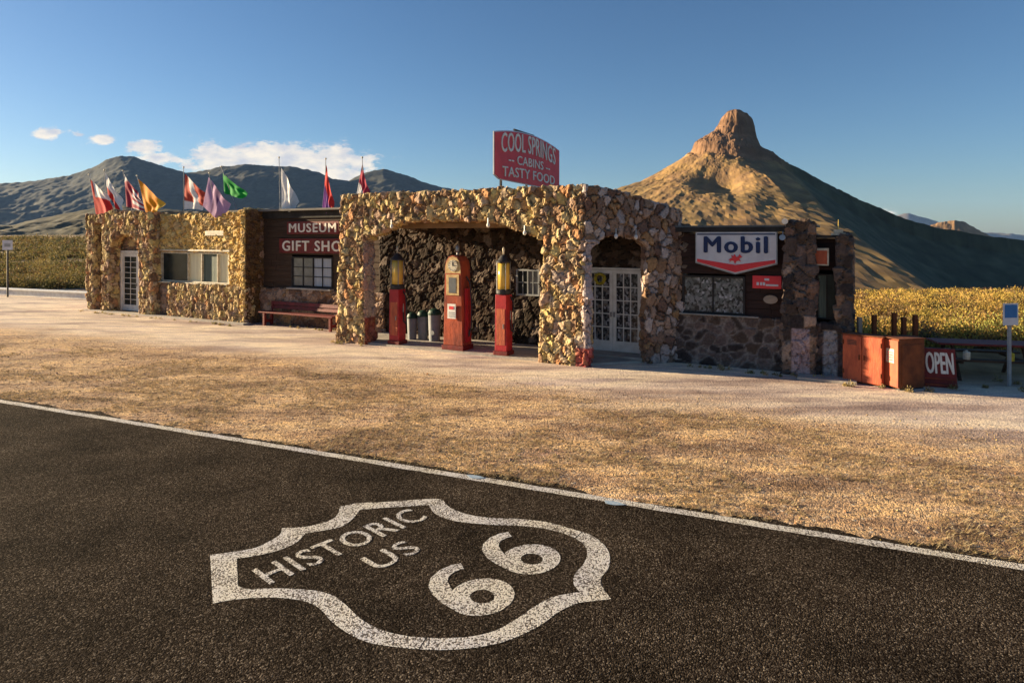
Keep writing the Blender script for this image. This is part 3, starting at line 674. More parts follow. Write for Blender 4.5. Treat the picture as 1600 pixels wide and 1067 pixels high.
b = B(); pts = [(.27, .0, 1.9), (.38, .0, 1.75), (.42, .02, 1.2), (.40, .03, .6), (.34, .02, .35), (.30, .02, .7)]
for a, c_ in zip(pts, pts[1:]): b.tube(a, c_, .02)
h = b.done('hose', M['black'], t)
q = B(); q.box(.285, .34, -.06, .06, .70, 1.05); q.done('nozzle_holster', M['red'], h, .008)
b = B(); b.box(.285, .33, -.12, .12, .2, 1.6); b.done('side_panel', M['red'], t, .006)

# ------------------------------------------------------------------ bins, bench, meter boxes
for i, (px, dd, w_, hh, lab) in enumerate(((644, 1.15, .24, .60, 'narrow white bin nearest the left slim pump'), (661, 1.25, .27, .66, 'middle white bin under the canopy by the stone wall'), (679, 1.2, .30, .74, 'tallest white bin with a dark mark, left of the broad pump'))):
    s_ = S(px, dd)
    t = thing('waste_bin', lab, 'bin', W3(s_, dd, .05), ROT, 'white bins under the canopy')
    b = B(); b.lathe([(w_*.5, 0), (w_*.56, hh*.5), (w_*.6, hh), (w_*.52, hh+.01)], n=20); b.done('drum', M['binwhite'], t, smooth=False)
    b = B(); b.lathe([(w_*.62, hh+.0), (w_*.63, hh+.05), (w_*.5, hh+.13), (w_*.2, hh+.17)], n=20); b.done('lid', M['greenlid'], t)
    if i == 2:
        b = B(); b.prism([(.06*math.cos(a)+.05, .25+.06*math.sin(a)) for a in (2*math.pi*k/16 for k in range(16))], -w_*.58-.006, -w_*.5, lambda u, w, a: (u, a, w)); b.done('emblem', M['grey'], t)
s0, s1 = S(414, 1.6), S(524, 1.45); sc = (s0+s1)/2; hw = (s1-s0)/2
t = thing('bench', 'long dull red bench with a low plank back against the museum wall', 'bench', W3(sc, 1.5, 0), ROT)
b = B()
for k in range(3): b.box(-hw, hw, -.20+k*.135, -.08+k*.135, .44, .48)
b.done('seat', M['dull_red'], t, .006)
b = B()
for k in range(2): b.prism([(.215, .56+k*.13), (.24, .56+k*.13), (.27, .67+k*.13), (.245, .67+k*.13)], -hw+.15, hw-.1, lambda u, w, a: (a, u, w))
b.done('backrest', M['dull_red'], t)
for x in (-hw+.25, hw-.12):
    b = B(); b.box(x-.04, x+.04, -.18, -.10, 0, .44); b.box(x-.04, x+.04, .12, .20, 0, .44); b.box(x-.035, x+.035, -.10, .12, .12, .2); b.done('leg', M['dull_red'], t, .004)
    b = B(); b.tube((x, .17, .40), (x, .26, .80), .025); b.done('back_post', M['dull_red'], t)

# ------------------------------------------------------------------ flags
poles = 'flags leaning over the gift shop roof'
def flag(base, tip, corners, dd, lab, cf, label_cat='flag', fold=.045, thick=.018):
    s_ = S(base[0], dd); zb = 3.90; B0 = W3(s_, dd, zb)
    def pt(px, py, extra=0.): s2 = S(px, dd+extra); return W3(s2, dd+extra, Z(py, s2, dd+extra))
    T = pt(tip[0], tip[1], -.15)
    t = thing('flag', lab, 'flag', B0, 0, poles)
    b = B(); b.tube((0, 0, -.04), T-B0, thick, thick*.6); b.done('pole', M['steel'], t)
    b = B(); b.lathe([(.005, 0), (.03, .02), (.03, .05), (.005, .07)], n=10); o = b.done('finial', M['oldwhite'], t); o.location = T-B0
    A, Bq, Cq, D = [pt(p[0], p[1], -.12) for p in corners]       # hoist top, hoist foot, fly foot, fly top
    nu, nv = 26, 22; V = []; C = []
    ph = random.uniform(0, 6); nd = Vector((UY, -UX, 0)); nd = Vector((-DX, -DY, 0))
    for j in range(nv+1):
        for i in range(nu+1):
            u, v = i/nu, j/nv
            p = A.lerp(D, u).lerp(Bq.lerp(Cq, u), v)
            p = T*0+A+(p-A)*1.16
            w_ = fold*u**.5*(math.sin(u*8+v*3.2+ph+1.5*math.sin(v*4+ph))+.5*math.sin(u*15-v*5+ph*2+math.sin(v*7)))
            V.append(p-B0+nd*w_+Vector((0, 0, -.05*math.sin(u*math.pi)*math.cos(v*5+ph)))); C.append(cf(u, v))
    F = [(j*(nu+1)+i, j*(nu+1)+i+1, (j+1)*(nu+1)+i+1, (j+1)*(nu+1)+i) for j in range(nv) for i in range(nu)]
    np_mesh('cloth', V, F, M['cloth'], t, np.array(C), True)
RD, WH, OR, PU, GR, MR, PK = (.66, .04, .035), (.82, .80, .78), (.85, .32, .02), (.26, .10, .34), (.01, .32, .05), (.38, .035, .07), (.62, .34, .42)
flag((152, 334), (139, 274), [(141, 280), (150, 336), (171, 322), (163, 300)], DT+.3, 'red flag with a white upper half, leftmost on the roof', lambda u, v: WH if (v < .45 and u > .15) else RD)
flag((168, 333), (163, 267), [(164, 270), (168, 300), (188, 334), (188, 308)], DT+.5, 'white flag with a red foot, second from the left', lambda u, v: RD if v > .62 else WH)
flag((208, 330), (192, 268), [(194, 272), (197, 316), (220, 322), (216, 302)], DT+.4, 'maroon flag with pale stripes, just left of the orange flag', lambda u, v: WH if (int(v*7) % 2 and u > .4) or (u+v < .25) else MR)
flag((232, 332), (214, 276), [(216, 280), (228, 335), (238, 328), (251, 313)], DT+.3, 'plain orange flag over the arched white door', lambda u, v: OR if u < .8 else (.7, .42, .05))
flag((287, 328), (287, 263), [(289, 272), (288, 320), (312, 321), (318, 300)], DBU+.3, 'red and white flag on an upright pole over the bay', lambda u, v: WH if abs(u-v*.6-.25) < .14 or v > .75 else (.55, .08, .05))
flag((338, 334), (327, 272), [(326, 277), (318, 316), (344, 336), (354, 313)], DBU+.1, 'purple and lilac flag hanging over the lit bay', lambda u, v: (.14, .05, .18) if .38 < u < .62 else (.50, .30, .50))
flag((372, 325), (346, 262), [(348, 270), (350, 298), (372, 305), (384, 299)], DBU+.5, 'bright green flag blown out to the right', lambda u, v: GR)
flag((438, 328), (436, 248), [(439, 262), (440, 322), (452, 322), (463, 308)], DM+.1, 'plain white flag hanging over the museum roof', lambda u, v: WH if u < .7 else (.45, .52, .58))
flag((508, 328), (509, 250), [(510, 258), (504, 320), (512, 324), (521, 318)], DM+.1, 'narrow red and purple flag left of the canopy', lambda u, v: RD if v < .45 else PU)
flag((569, 300), (566, 248), [(566, 256), (558, 300), (566, 304), (576, 298)], 2.1, 'dark red flag with a white foot behind the canopy corner', lambda u, v: MR if v < .55 else WH)

# ------------------------------------------------------------------ right hand clutter
def orange_cabinet(px0, px1, py, lab, rz, w_, dp, h_, note=False, brown=False):
    p = G(px1, py)-Matrix.Rotation(rz, 3, 'Z') @ Vector((w_/2, 0, 0))
    t = thing('metal_cabinet', lab, 'cabinet', p, rz)
    b = B(); b.box(-w_/2, w_/2, 0, dp, .03, h_); b.done('body', M['rust_brown'] if brown else M['orange'], t, .008)
    n = 2 if not note else 1
    for k in range(n):
        a = -w_/2+k*w_/n+.008; c = -w_/2+(k+1)*w_/n-.008
        b = B(); b.box(a, c, -.022, -.001, .05, h_-.02); o = b.done('door', M['orange'], t, .004)
        if not note: q = B(); q.box(c-.05 if k == 0 else a+.03, c-.03 if k == 0 else a+.05, -.045, -.0225, h_*.5, h_*.6); q.done('handle', M['rust_brown'], o)
    b = B(); b.box(-w_/2-.02, w_/2+.02, -.03, dp+.02, h_+.001, h_+.02); b.done('lid', M['rust_brown'], t, .004)
    for x in (-w_/2+.04, w_/2-.04):
        b = B(); b.box(x-.03, x+.03, .02, dp-.02, 0, .03); b.done('foot', M['black'], t)
    for x in ((-w_/2+.004, w_/2-.034) if not note else (-w_/2+.004,)):
        for zz in (.18, h_-.2): b = B(); b.box(x, x+.03, -.030, -.0225, zz, zz+.09); b.tube((x+.015, -.034, zz), (x+.015, -.034, zz+.09), .007, n=6); b.done('hinge', M['rust_brown'], t)
    if not note:
        b = B()
        for k in range(4): b.box(-w_/4-.09, -w_/4+.09, -.0285, -.0222, h_*.80+k*.028, h_*.80+k*.028+.012)
        b.done('vent', M['black'], t)
    else:
        b = B(); b.box(w_/2+.0005, w_/2+.012, .06, dp-.06, .10, h_-.10); b.done('side_panel', M['rust_brown'], t, .003)
    if note:
        b = B(); b.box(-.10, .09, -.030, -.0225, h_*.52, h_*.80); nt2 = b.done('notice', M['oldwhite'], t)
        q = B()
        for zz in (.58, .63, .68, .73): q.box(-.07, .06, -.034, -.0302, h_*zz-.008, h_*zz+.008)
        q.done('text_lines', M['signred'], nt2)
    return t
orange_cabinet(1321, 1379, 605.5, 'wide bright orange two door metal cabinet next to the station corner', R(-50), .76, .26, .98)
orange_cabinet(1386, 1405, 610, 'narrow orange metal cabinet with a brown side and a pale notice', R(-75), .36, .62, .98, True, True)
for i, (px, lab) in enumerate(((1343, 'pale post behind the wide orange cabinet, leftmost of the row'), (1366, 'reddish post above the wide orange cabinet\'s right door'), (1397, 'rusty post behind the narrow cabinet\'s notice'), (1412, 'thin post over the brown cabinet side'), (1430, 'rightmost rusty post of the row behind the cabinets'))):
    Y = 13.6; x = (px-800)/1000*Y
    b = B(); b.box(-.04, .04, -.04, .04, 0, 1.28+.05*(i % 3)); b.box(-.045, .045, -.045, .045, 1.20, 1.24)
    o = b.done('fence_post', M['stucco'] if i == 0 else M['rust_brown'], None, .006); o.location = (x, Y, 0); tag(o, lab, 'post', 'posts behind the orange cabinets')
p = G(1466, 602)
t = thing('open_sign', 'dark red folding board lettered OPEN on the ground beside the cabinets', 'sign', p, R(-20))
wv, hv = .56, .74
for sgn, nm in ((-1, 'panel'), (1, 'panel')):
    b = B(); b.prism([(sgn*.20, 0), (sgn*.18, 0), (sgn*.0+.0, hv), (sgn*.02, hv)] if sgn < 0 else [(.18, 0), (.20, 0), (.045, hv), (.025, hv)], -wv/2, wv/2, lambda u, w, a: (a, u, w)); o = b.done(nm, M['dull_red'], t)
up = Vector((0, .20, hv)).normalized()
text_mesh('lettering', 'OPEN', .42, .47, M['signcream'], t, Vector((0, -.205, 0))+up*.27, (1, 0, 0), up, .012, bold=.02)
b = B(); o_ = Vector((0, -.208, 0))+up*.04
b.box(-wv/2+.01, wv/2-.01, -.222, -.195, .04, .07); b.box(-wv/2+.01, wv/2-.01, -.19, -.165, .16, .18); b.done('rail', M['rust'], t)
# picnic table in the shade
p = G(1535, 588)
t = thing('picnic_table', 'dark wooden picnic table in the shade behind the OPEN board', 'picnic table', p, R(-14))
b = B()
for k in range(5): b.box(-.95, .95, -.36+k*.145, -.36+k*.145+.135, .70, .74)
b.done('table_top', M['dull_red'], t, .004)
for y in (-.72, .55):
    b = B(); b.box(-.95, .95, y, y+.24, .42, .46); b.done('seat', M['wood_dark'], t, .004)
for x in (-.65, .65):
    b = B(); b.tube((x, -.6, 0), (x, -.2, .7), .04); b.tube((x, .6, 0), (x, .2, .7), .04); b.box(x-.03, x+.03, -.7, .75, .37, .42); b.done('leg', M['wood_dark'], t)
for (x, y, lab) in ((-.55, -.65, 'pale yellow can on the picnic seat, the left one'), (.25, -.62, 'greenish yellow can on the picnic seat, the right one')):
    q = t.matrix_basis @ Vector((x, y, .46)); q = Matrix.Translation(p) @ Matrix.Rotation(R(-14), 4, 'Z') @ Vector((x, y, .46))
    b = B(); b.lathe([(.06, 0), (.065, .01), (.065, .15), (.055, .16)], n=14); b.lathe([(.02, .16), (.02, .19)], n=8); o = b.done('paint_can', M['yellow'] if x > 0 else M['oldwhite']); o.location = q; tag(o, lab, 'can')
p = G(1577, 603)
t = thing('road_sign', 'blue and white square sign on a grey post at the right edge', 'sign', p, R(8))
b = B(); b.box(-.03, .03, -.02, .02, 0, 1.55); b.done('post', M['grey'], t)
b = B(); b.box(-.17, .17, -.035, -.021, 1.22, 1.66); b.done('panel', M['signwhite'], t, .003)
b = B(); b.box(-.14, .14, -.040, -.0355, 1.37, 1.63); b.done('symbol_field', M['signblue'], t)
# left sign post and low wall
p = G(12, 466)
t = thing('road_sign', 'small white sign on a thin dark post at the far left', 'sign', p, R(30))
b = B(); b.tube((0, 0, 0), (0, 0, 2.75), .04); b.done('post', M['black'], t)
b = B(); b.box(-.20, .20, -.06, -.041, 2.35, 2.82); b.done('panel', M['signwhite'], t, .004)
b = B(); b.box(-.12, .12, -.065, -.0605, 2.5, 2.66); b.done('symbol_field', M['grey'], t)
a_ = G(-120, 456); c_ = G(150, 470)
b = B(); L = (c_-a_).length; b.box(0, L, -.15, .15, 0, .33); b.box(-.02, L, -.22, .22, .331, .40)
o = b.done('low_wall', M['white'], None, .01); o.location = a_; o.rotation_euler = (0, 0, math.atan2(c_.y-a_.y, c_.x-a_.x)); tag(o, 'long low white wall beyond the lot left of the station', 'wall')

# ------------------------------------------------------------------ ground
def sstep(a, b, x): t = np.clip((x-a)/(b-a), 0, 1); return t*t*(3-2*t)
def terrain(X, Y):
    X, Y = np.asarray(X, float), np.asarray(Y, float)
    k = X/np.maximum(Y, 1.)
    slope = .006+(-.084-.006)*sstep(-.45, .55, k)
    reach = np.maximum(Y-(17+6*sstep(-.2, -.7, -k)), 0); reach = reach*reach/(reach+6)
    z = slope*reach
    z += fbm(np.stack([X/30, Y/30], 1), 3, 5)*np.clip((Y-35)/60, 0, 1)*.8
    return z
def grid_faces(nu, nv): 
    i, j = np.meshgrid(np.arange(nu-1), np.arange(nv-1)); a = (j*nu+i).ravel()
    return np.stack([a, a+1, a+nu+1, a+nu], 1)
ks = np.linspace(-1.6, 1.6, 260)
ys = np.concatenate([np.linspace(-12, 14, 14), 14+np.geomspace(.6, 16000, 150)])
KK, YY = np.meshgrid(ks, ys); XX = KK*np.maximum(YY, 18); XX, YY = XX.ravel(), YY.ravel()
ZZ = terrain(XX, YY)
# terrain zone: 0 packed lot, 1 scrub field
drel = (XX-OX)*DX+(YY-OY)*DY; srel = (XX-OX)*UX+(YY-OY)*UY
zone = np.clip(sstep(1.8, 3.2, drel)*sstep(5.4, 7, srel)+sstep(11, 14, drel)+sstep(-23, -30, srel)*sstep(4, 8, drel), 0, 1)
ground = np_mesh('ground', np.stack([XX, YY, ZZ], 1), grid_faces(260, len(ys)), None, None, np.stack([zone]*3, 1), True)
ground['kind'] = 'structure'
def ground_mat():
    m, n, l, p = nodes('dirt_lot'); p.inputs['Roughness'].default_value = .95; p.inputs['Specular IOR Level'].default_value = .1
    tc = n.new('ShaderNodeTexCoord')
    def noise(sc, det=5, st=(1, 1, 1), rough=.6):
        mp = n.new('ShaderNodeMapping'); mp.inputs['Scale'].default_value = st; mp.inputs['Rotation'].default_value = (0, 0, R(FAC)); l.new(tc.outputs['Object'], mp.inputs[0])
        k = n.new('ShaderNodeTexNoise'); k.inputs['Scale'].default_value = sc; k.inputs['Detail'].default_value = det; k.inputs['Roughness'].default_value = rough; l.new(mp.outputs[0], k.inputs['Vector']); return k.outputs[0]
    def ramp(f, stops):
        r = n.new('ShaderNodeValToRGB'); l.new(f, r.inputs[0]); e = r.color_ramp.elements
        while len(e) < len(stops): e.new(.5)
        for q, (pos, c) in zip(e, stops): q.position = pos; q.color = (*c, 1)
        return r.outputs[0]
    def mix(f, a, b, mode='MIX'):
        x = n.new('ShaderNodeMix'); x.data_type = 'RGBA'; x.blend_type = mode
        if isinstance(f, float): x.inputs[0].default_value = f
        else: l.new(f, x.inputs[0])
        l.new(a, x.inputs[6]) if not isinstance(a, tuple) else setattr(x.inputs[6], 'default_value', (*a, 1))
        l.new(b, x.inputs[7]) if not isinstance(b, tuple) else setattr(x.inputs[7], 'default_value', (*b, 1))
        return x.outputs[2]
    def math_(op, a, b=0., c=0.):
        x = n.new('ShaderNodeMath'); x.operation = op
        for i, v in enumerate((a, b, c)):
            if isinstance(v, (int, float)): x.inputs[i].default_value = v
            else: l.new(v, x.inputs[i])
        return x.outputs[0]
    gravel = ramp(noise(.9, 6, (.5, 1.2, 1)), [(.34, (.21, .145, .11)), (.46, (.37, .265, .19)), (.56, (.52, .385, .25)), (.68, (.36, .25, .21))])
    peb = n.new('ShaderNodeTexVoronoi'); peb.inputs['Scale'].default_value = 26; l.new(tc.outputs['Object'], peb.inputs['Vector'])
    peb2 = n.new('ShaderNodeTexVoronoi'); peb2.inputs['Scale'].default_value = 75; l.new(tc.outputs['Object'], peb2.inputs['Vector'])
    sp_ = n.new('ShaderNodeSeparateColor'); l.new(peb2.outputs['Color'], sp_.inputs[0])
    speck = ramp(sp_.outputs[0], [(.0, (.35, .30, .26)), (.35, (.8, .78, .74)), (.7, (1.1, 1.05, 1.0)), (1., (1.7, 1.55, 1.35))])
    g2 = mix(.8, gravel, speck, 'MULTIPLY')
    straw = ramp(noise(7., 7, (.6, 1.4, 1), .75), [(.36, (.42, .36, .36)), (.50, (1, .97, .92)), (.62, (1.35, 1.25, 1.0))])
    g2 = mix(.85, g2, straw, 'MULTIPLY')
    sp2 = n.new('ShaderNodeSeparateColor'); l.new(peb.outputs['Color'], sp2.inputs[0])
    g2 = mix(math_('MULTIPLY', math_('GREATER_THAN', sp2.outputs[1], .82), .7), g2, ramp(sp2.outputs[2], [(0, (.09, .065, .055)), (.6, (.24, .17, .13)), (1, (.5, .42, .34))]))
    packed = ramp(noise(.55, 6, (.35, 1.6, 1)), [(.34, (.27, .19, .15)), (.46, (.45, .34, .26)), (.55, (.60, .47, .32)), (.66, (.42, .32, .27))])
    packed = mix(.45, packed, speck, 'MULTIPLY')
    packed = mix(.6, packed, ramp(noise(2.6, 8, (.35, 1.7, 1), .72), [(.36, (.55, .52, .54)), (.48, (1, 1, 1)), (.62, (1.25, 1.2, 1.05))]), 'MULTIPLY')
    stain = ramp(noise(.42, 5, (.5, 1.4, 1)), [(.52, (1, 1, 1)), (.60, (.62, .60, .64))])
    packed = mix(.7, packed, stain, 'MULTIPLY')
    # packed apron runs along the building front
    mp = n.new('ShaderNodeMapping'); mp.vector_type = 'POINT'; l.new(tc.outputs['Object'], mp.inputs[0])
    mp.inputs['Rotation'].default_value = (0, 0, R(FAC-2)); sx = n.new('ShaderNodeSeparateXYZ'); l.new(mp.outputs[0], sx.inputs[0])
    edge = math_('ADD', sx.outputs[1], math_('MULTIPLY', noise(.35, 4, (.6, 1, 1)), 3.4))
    mr = n.new('ShaderNodeMapRange'); l.new(edge, mr.inputs[0]); mr.inputs[1].default_value = 12.3; mr.inputs[2].default_value = 14.6; mr.interpolation_type = 'SMOOTHSTEP'
    # wheel tracks worn along the front of the pumps
    wob = math_('ADD', sx.outputs[1], math_('MULTIPLY', noise(.16, 2, (1, 1, 1)), 5.0)); tr = None
    for y0 in (10.9, 12.5, 13.5, 15.1):
        d = math_('ABSOLUTE', math_('SUBTRACT', wob, y0+1.6)); k = math_('SUBTRACT', 1., math_('MINIMUM', math_('MULTIPLY', d, 5.), 1.))
        tr = k if tr is None else math_('MAXIMUM', tr, k)
    packed = mix(math_('MULTIPLY', math_('MULTIPLY', tr, noise(1.8, 4)), .75), packed, (.62, .58, .56), 'MULTIPLY')
    packed = mix(1., packed, (1.34, 1.46, 1.68), 'MULTIPLY'); g2 = mix(1., g2, (1.20, 1.20, 1.16), 'MULTIPLY')
    g2 = mix(.75, g2, ramp(noise(1.5, 6, (.5, 1.3, 1), .7), [(.38, (.58, .54, .50)), (.50, (1, 1, 1)), (.62, (1.18, 1.12, .98))]), 'MULTIPLY')
    lot = mix(mr.outputs[0], g2, packed)
    at = n.new('ShaderNodeAttribute'); at.attribute_name = 'Col'
    field = ramp(noise(.25, 8, (1, 1, 1), .75), [(.32, (.10, .062, .03)), (.5, (.22, .14, .065)), (.65, (.36, .25, .11))])
    c = mix(at.outputs['Fac'], lot, field); l.new(c, p.inputs['Base Color'])
    # relief
    h = math_('ADD', math_('MULTIPLY', noise(3.5, 6), .8), math_('MULTIPLY', math_('MULTIPLY', peb2.outputs['Distance'], -1.), .25))
    h = math_('ADD', h, math_('MULTIPLY', math_('MULTIPLY', peb.outputs['Distance'], -1.), .35))
    amp = n.new('ShaderNodeMapRange'); l.new(mr.outputs[0], amp.inputs[0]); amp.inputs[3].default_value = 1.; amp.inputs[4].default_value = .35
    b = n.new('ShaderNodeBump'); b.inputs['Distance'].default_value = .05; b.inputs['Strength'].default_value = .75
    l.new(math_('MULTIPLY', h, amp.outputs[0]), b.inputs['Height']); l.new(b.outputs[0], p.inputs['Normal'])
    return m
ground.data.materials[0] = ground_mat()

# road: one sheet below the edge line, running on past both sides
A0, A1 = G(0, 627), G(1600, 887)
rd = (A1-A0).normalized(); rn = Vector((rd.y, -rd.x, 0))      # towards the camera side
if rn.y > 0: rn = -rn
def road_mat():
    m, n, l, p = nodes('asphalt'); p.inputs['Roughness'].default_value = 1.; p.inputs['Specular IOR Level'].default_value = .02
    tc = n.new('ShaderNodeTexCoord')
    v = n.new('ShaderNodeTexVoronoi'); v.inputs['Scale'].default_value = 85; l.new(tc.outputs['Object'], v.inputs['Vector'])
    s = n.new('ShaderNodeSeparateColor'); l.new(v.outputs['Color'], s.inputs[0])
    r = n.new('ShaderNodeValToRGB'); l.new(s.outputs[0], r.inputs[0]); e = r.color_ramp.elements
    for _ in range(3): e.new(.5)
    for q, (pos, c) in zip(e, [(0, (.008, .0055, .0035)), (.40, (.026, .019, .0135)), (.70, (.045, .034, .025)), (.90, (.080, .062, .046)), (1, (.17, .14, .11))]): q.position = pos; q.color = (*c, 1)
    nz = n.new('ShaderNodeTexNoise'); nz.inputs['Scale'].default_value = .9; nz.inputs['Detail'].default_value = 6; nz.inputs['Roughness'].default_value = .65; l.new(tc.outputs['Object'], nz.inputs['Vector'])
    mr = n.new('ShaderNodeMapRange'); l.new(nz.outputs[0], mr.inputs[0]); mr.inputs[1].default_value = .3; mr.inputs[2].default_value = .7; mr.inputs[3].default_value = .45; mr.inputs[4].default_value = 1.4
    sc = n.new('ShaderNodeVectorMath'); sc.operation = 'SCALE'; l.new(r.outputs[0], sc.inputs[0]); l.new(mr.outputs[0], sc.inputs['Scale']); l.new(sc.outputs[0], p.inputs['Base Color'])
    b = n.new('ShaderNodeBump'); b.inputs['Distance'].default_value = .012; b.inputs['Strength'].default_value = .6; b.invert = True
    l.new(v.outputs['Distance'], b.inputs['Height']); l.new(b.outputs[0], p.inputs['Normal'])
    return m
N_ = 1600; V = []
for i in range(N_+1):
    t = -14+44*i/N_; q = A0+rd*t; w_ = .15+.10*float(vnoise(np.array([[t*1.3, .5]]), 4)[0])+.07*float(vnoise(np.array([[t*6., .2]]), 6)[0])+.035*float(vnoise(np.array([[t*19., .2]]), 7)[0])
    e = q-rn*w_; V.append((e.x, e.y, .004)); f = q+rn*9.0; V.append((f.x, f.y, .004))
F = [(2*i, 2*i+1, 2*i+3, 2*i+2) for i in range(N_)]
o = np_mesh('road', V, F, None); o.data.materials[0] = road_mat(); o['kind'] = 'structure'
if o.data.polygons[0].normal.z < 0: o.data.flip_normals()
def paint_mat(name, wear):
    m, n, l, p = nodes(name); p.inputs['Roughness'].default_value = .75
    tc = n.new('ShaderNodeTexCoord')
    def nz(sc, d=4):
        k = n.new('ShaderNodeTexNoise'); k.inputs['Scale'].default_value = sc; k.inputs['Detail'].default_value = d; l.new(tc.outputs['Object'], k.inputs['Vector']); return k.outputs[0]
    v = n.new('ShaderNodeTexVoronoi'); v.inputs['Scale'].default_value = 85; l.new(tc.outputs['Object'], v.inputs['Vector'])
    s = n.new('ShaderNodeSeparateColor'); l.new(v.outputs['Color'], s.inputs[0])
    a = n.new('ShaderNodeMath'); a.operation = 'MULTIPLY_ADD'; l.new(nz(3.), a.inputs[0]); a.inputs[1].default_value = 1.1; l.new(s.outputs[0], a.inputs[2])
    r = n.new('ShaderNodeValToRGB'); l.new(a.outputs[0], r.inputs[0]); e = r.color_ramp.elements; e.new(.5); e.new(.6)
    for q, (pos, c) in zip(e, [(wear-.1, (.09, .07, .055)), (wear, (.30, .26, .21)), (wear+.18, (.52, .47, .40)), (1, (.66, .62, .56))]): q.position = min(pos, 1); q.color = (*c, 1)
    t = n.new('ShaderNodeMix'); t.data_type = 'RGBA'; t.blend_type = 'MULTIPLY'; t.inputs[0].default_value = .6
    r2 = n.new('ShaderNodeValToRGB'); l.new(nz(1.6), r2.inputs[0]); r2.color_ramp.elements[0].position = .35; r2.color_ramp.elements[1].position = .62
    r2.color_ramp.elements[0].color = (.80, .84, 1.0, 1); r2.color_ramp.elements[1].color = (1, .97, .86, 1)
    l.new(r.outputs[0], t.inputs[6]); l.new(r2.outputs[0], t.inputs[7]); l.new(t.outputs[2], p.inputs['Base Color'])
    b = n.new('ShaderNodeBump'); b.inputs['Distance'].default_value = .008; b.inputs['Strength'].default_value = .5; b.invert = True
    l.new(v.outputs['Distance'], b.inputs['Height']); l.new(b.outputs[0], p.inputs['Normal'])
    return m
M['paint'] = paint_mat('road_paint', .93); M['paint_line'] = paint_mat('line_paint', .80)
V = []
for i in range(N_+1):
    t = -14+44*i/N_; q = A0+rd*t; j = .012*float(vnoise(np.array([[t*5., 3.5]]), 8)[0]); j2 = .012*float(vnoise(np.array([[t*6., 9.5]]), 9)[0])
    e = q-rn*(.065+j); f = q+rn*(.065+j2); V += [(e.x, e.y, .0058), (f.x, f.y, .0058)]
o = np_mesh('edge_line', V, F, M['paint_line']); o['kind'] = 'structure'
if o.data.polygons[0].normal.z < 0: o.data.flip_normals()
# painted route shield
def cz(x, y): return G(280+x/2.2222, 740+y/2.2222)
outer = [(107, 283), (190, 272), (265, 258), (320, 232), (350, 212), (357, 190), (440, 185), (515, 166), (548, 145), (558, 116), (620, 103), (700, 100), (800, 93), (880, 88), (915, 92),
         (940, 118), (1000, 142), (1080, 154), (1180, 158), (1280, 170), (1360, 192), (1430, 215), (1475, 248), (1495, 285), (1490, 330), (1466, 362), (1470, 395), (1500, 436),
         (1440, 443), (1380, 452), (1320, 480), (1250, 530), (1150, 577), (1050, 602), (930, 613), (835, 611), (760, 604), (660, 588), (590, 558), (530, 515), (490, 472), (440, 446), (360, 433), (270, 432), (180, 440), (117, 452)]
inner = [(200, 296), (255, 288), (310, 277), (370, 258), (412, 236), (438, 208), (490, 200), (560, 186), (600, 160), (628, 126), (680, 122), (720, 119), (800, 114), (862, 110), (868, 114),
         (892, 142), (960, 166), (1080, 178), (1180, 182), (1270, 192), (1345, 212), (1395, 238), (1415, 265), (1415, 290), (1400, 320), (1374, 350), (1370, 385), (1392, 412),
         (1350, 418), (1290, 432), (1230, 465), (1180, 500), (1100, 545), (1010, 567), (920, 572), (860, 571), (780, 563), (700, 543), (630, 505), (580, 458), (535, 425), (470, 407), (370, 400), (290, 400), (240, 402), (204, 392)]
def dens(pts, corners):
    # resample by Catmull-Rom, keeping the marked corners sharp
    n = len(pts); out = []
    for i in range(n):
        p0, p1, p2, p3 = pts[i-1], pts[i], pts[(i+1) % n], pts[(i+2) % n]
        if i in corners: p0 = p1
        if (i+1) % n in corners: p3 = p2
        for k in range(4):
            t = k/4
            out.append(tuple(.5*(2*p1[a]+(p2[a]-p0[a])*t+(2*p0[a]-5*p1[a]+4*p2[a]-p3[a])*t*t+(3*p1[a]-p0[a]-3*p2[a]+p3[a])*t**3) for a in (0, 1)))
    return out
cor = {0, 5, 9, 14, 27, 45}
assert len(outer) == len(inner) == 46
def smooth_loop(pts):
    w = [(q.x, q.y) for q in (cz(*p) for p in pts)]
    return dens(w, cor)
Oq, Iq = smooth_loop(outer), smooth_loop(inner)
shield = thing('painted_shield', 'worn white route shield painted on the road reading HISTORIC US 66', 'road marking', (-.9, 5.7, 0))
c0 = Vector((-.9, 5.7, 0)); V = []
for a, c in zip(Oq, Iq): V += [(a[0]-c0.x, a[1]-c0.y, .0058), (c[0]-c0.x, c[1]-c0.y, .0058)]
n = len(Oq)
cuts = {14*4, 20*4+2, 35*4, 0, 45*4+3}
F = [(2*i, 2*i+1, 2*((i+1) % n)+1, 2*((i+1) % n)) for i in range(n)]
b = bmesh.new(); vs = [b.verts.new(v) for v in V]
for i, f in enumerate(F):
    if i in (14*4, 20*4+2, 35*4):      # narrow joints between the painted pieces
        q = [Vector(V[k]) for k in f]; e = .22 if i != 14*4 else .3
        a1 = q[0].lerp(q[3], e); a2 = q[1].lerp(q[2], e); b.faces.new([b.verts.new(q[0]), b.verts.new(q[1]), b.verts.new(a2), b.verts.new(a1)]) if False else None
        c1 = q[0].lerp(q[3], e); c2 = q[1].lerp(q[2], e)
        b.faces.new([b.verts.new(c1), b.verts.new(c2), b.verts.new(q[2]), b.verts.new(q[3])])
    else: b.faces.new([vs[k] for k in f])
bmesh.ops.recalc_face_normals(b, faces=b.faces)
me = bpy.data.meshes.new('outline'); b.to_mesh(me); b.free(); me.materials.append(M['paint'])
if sum(p.normal.z for p in me.polygons) < 0: me.flip_normals()
link(bpy.data.objects.new('outline', me), shield)
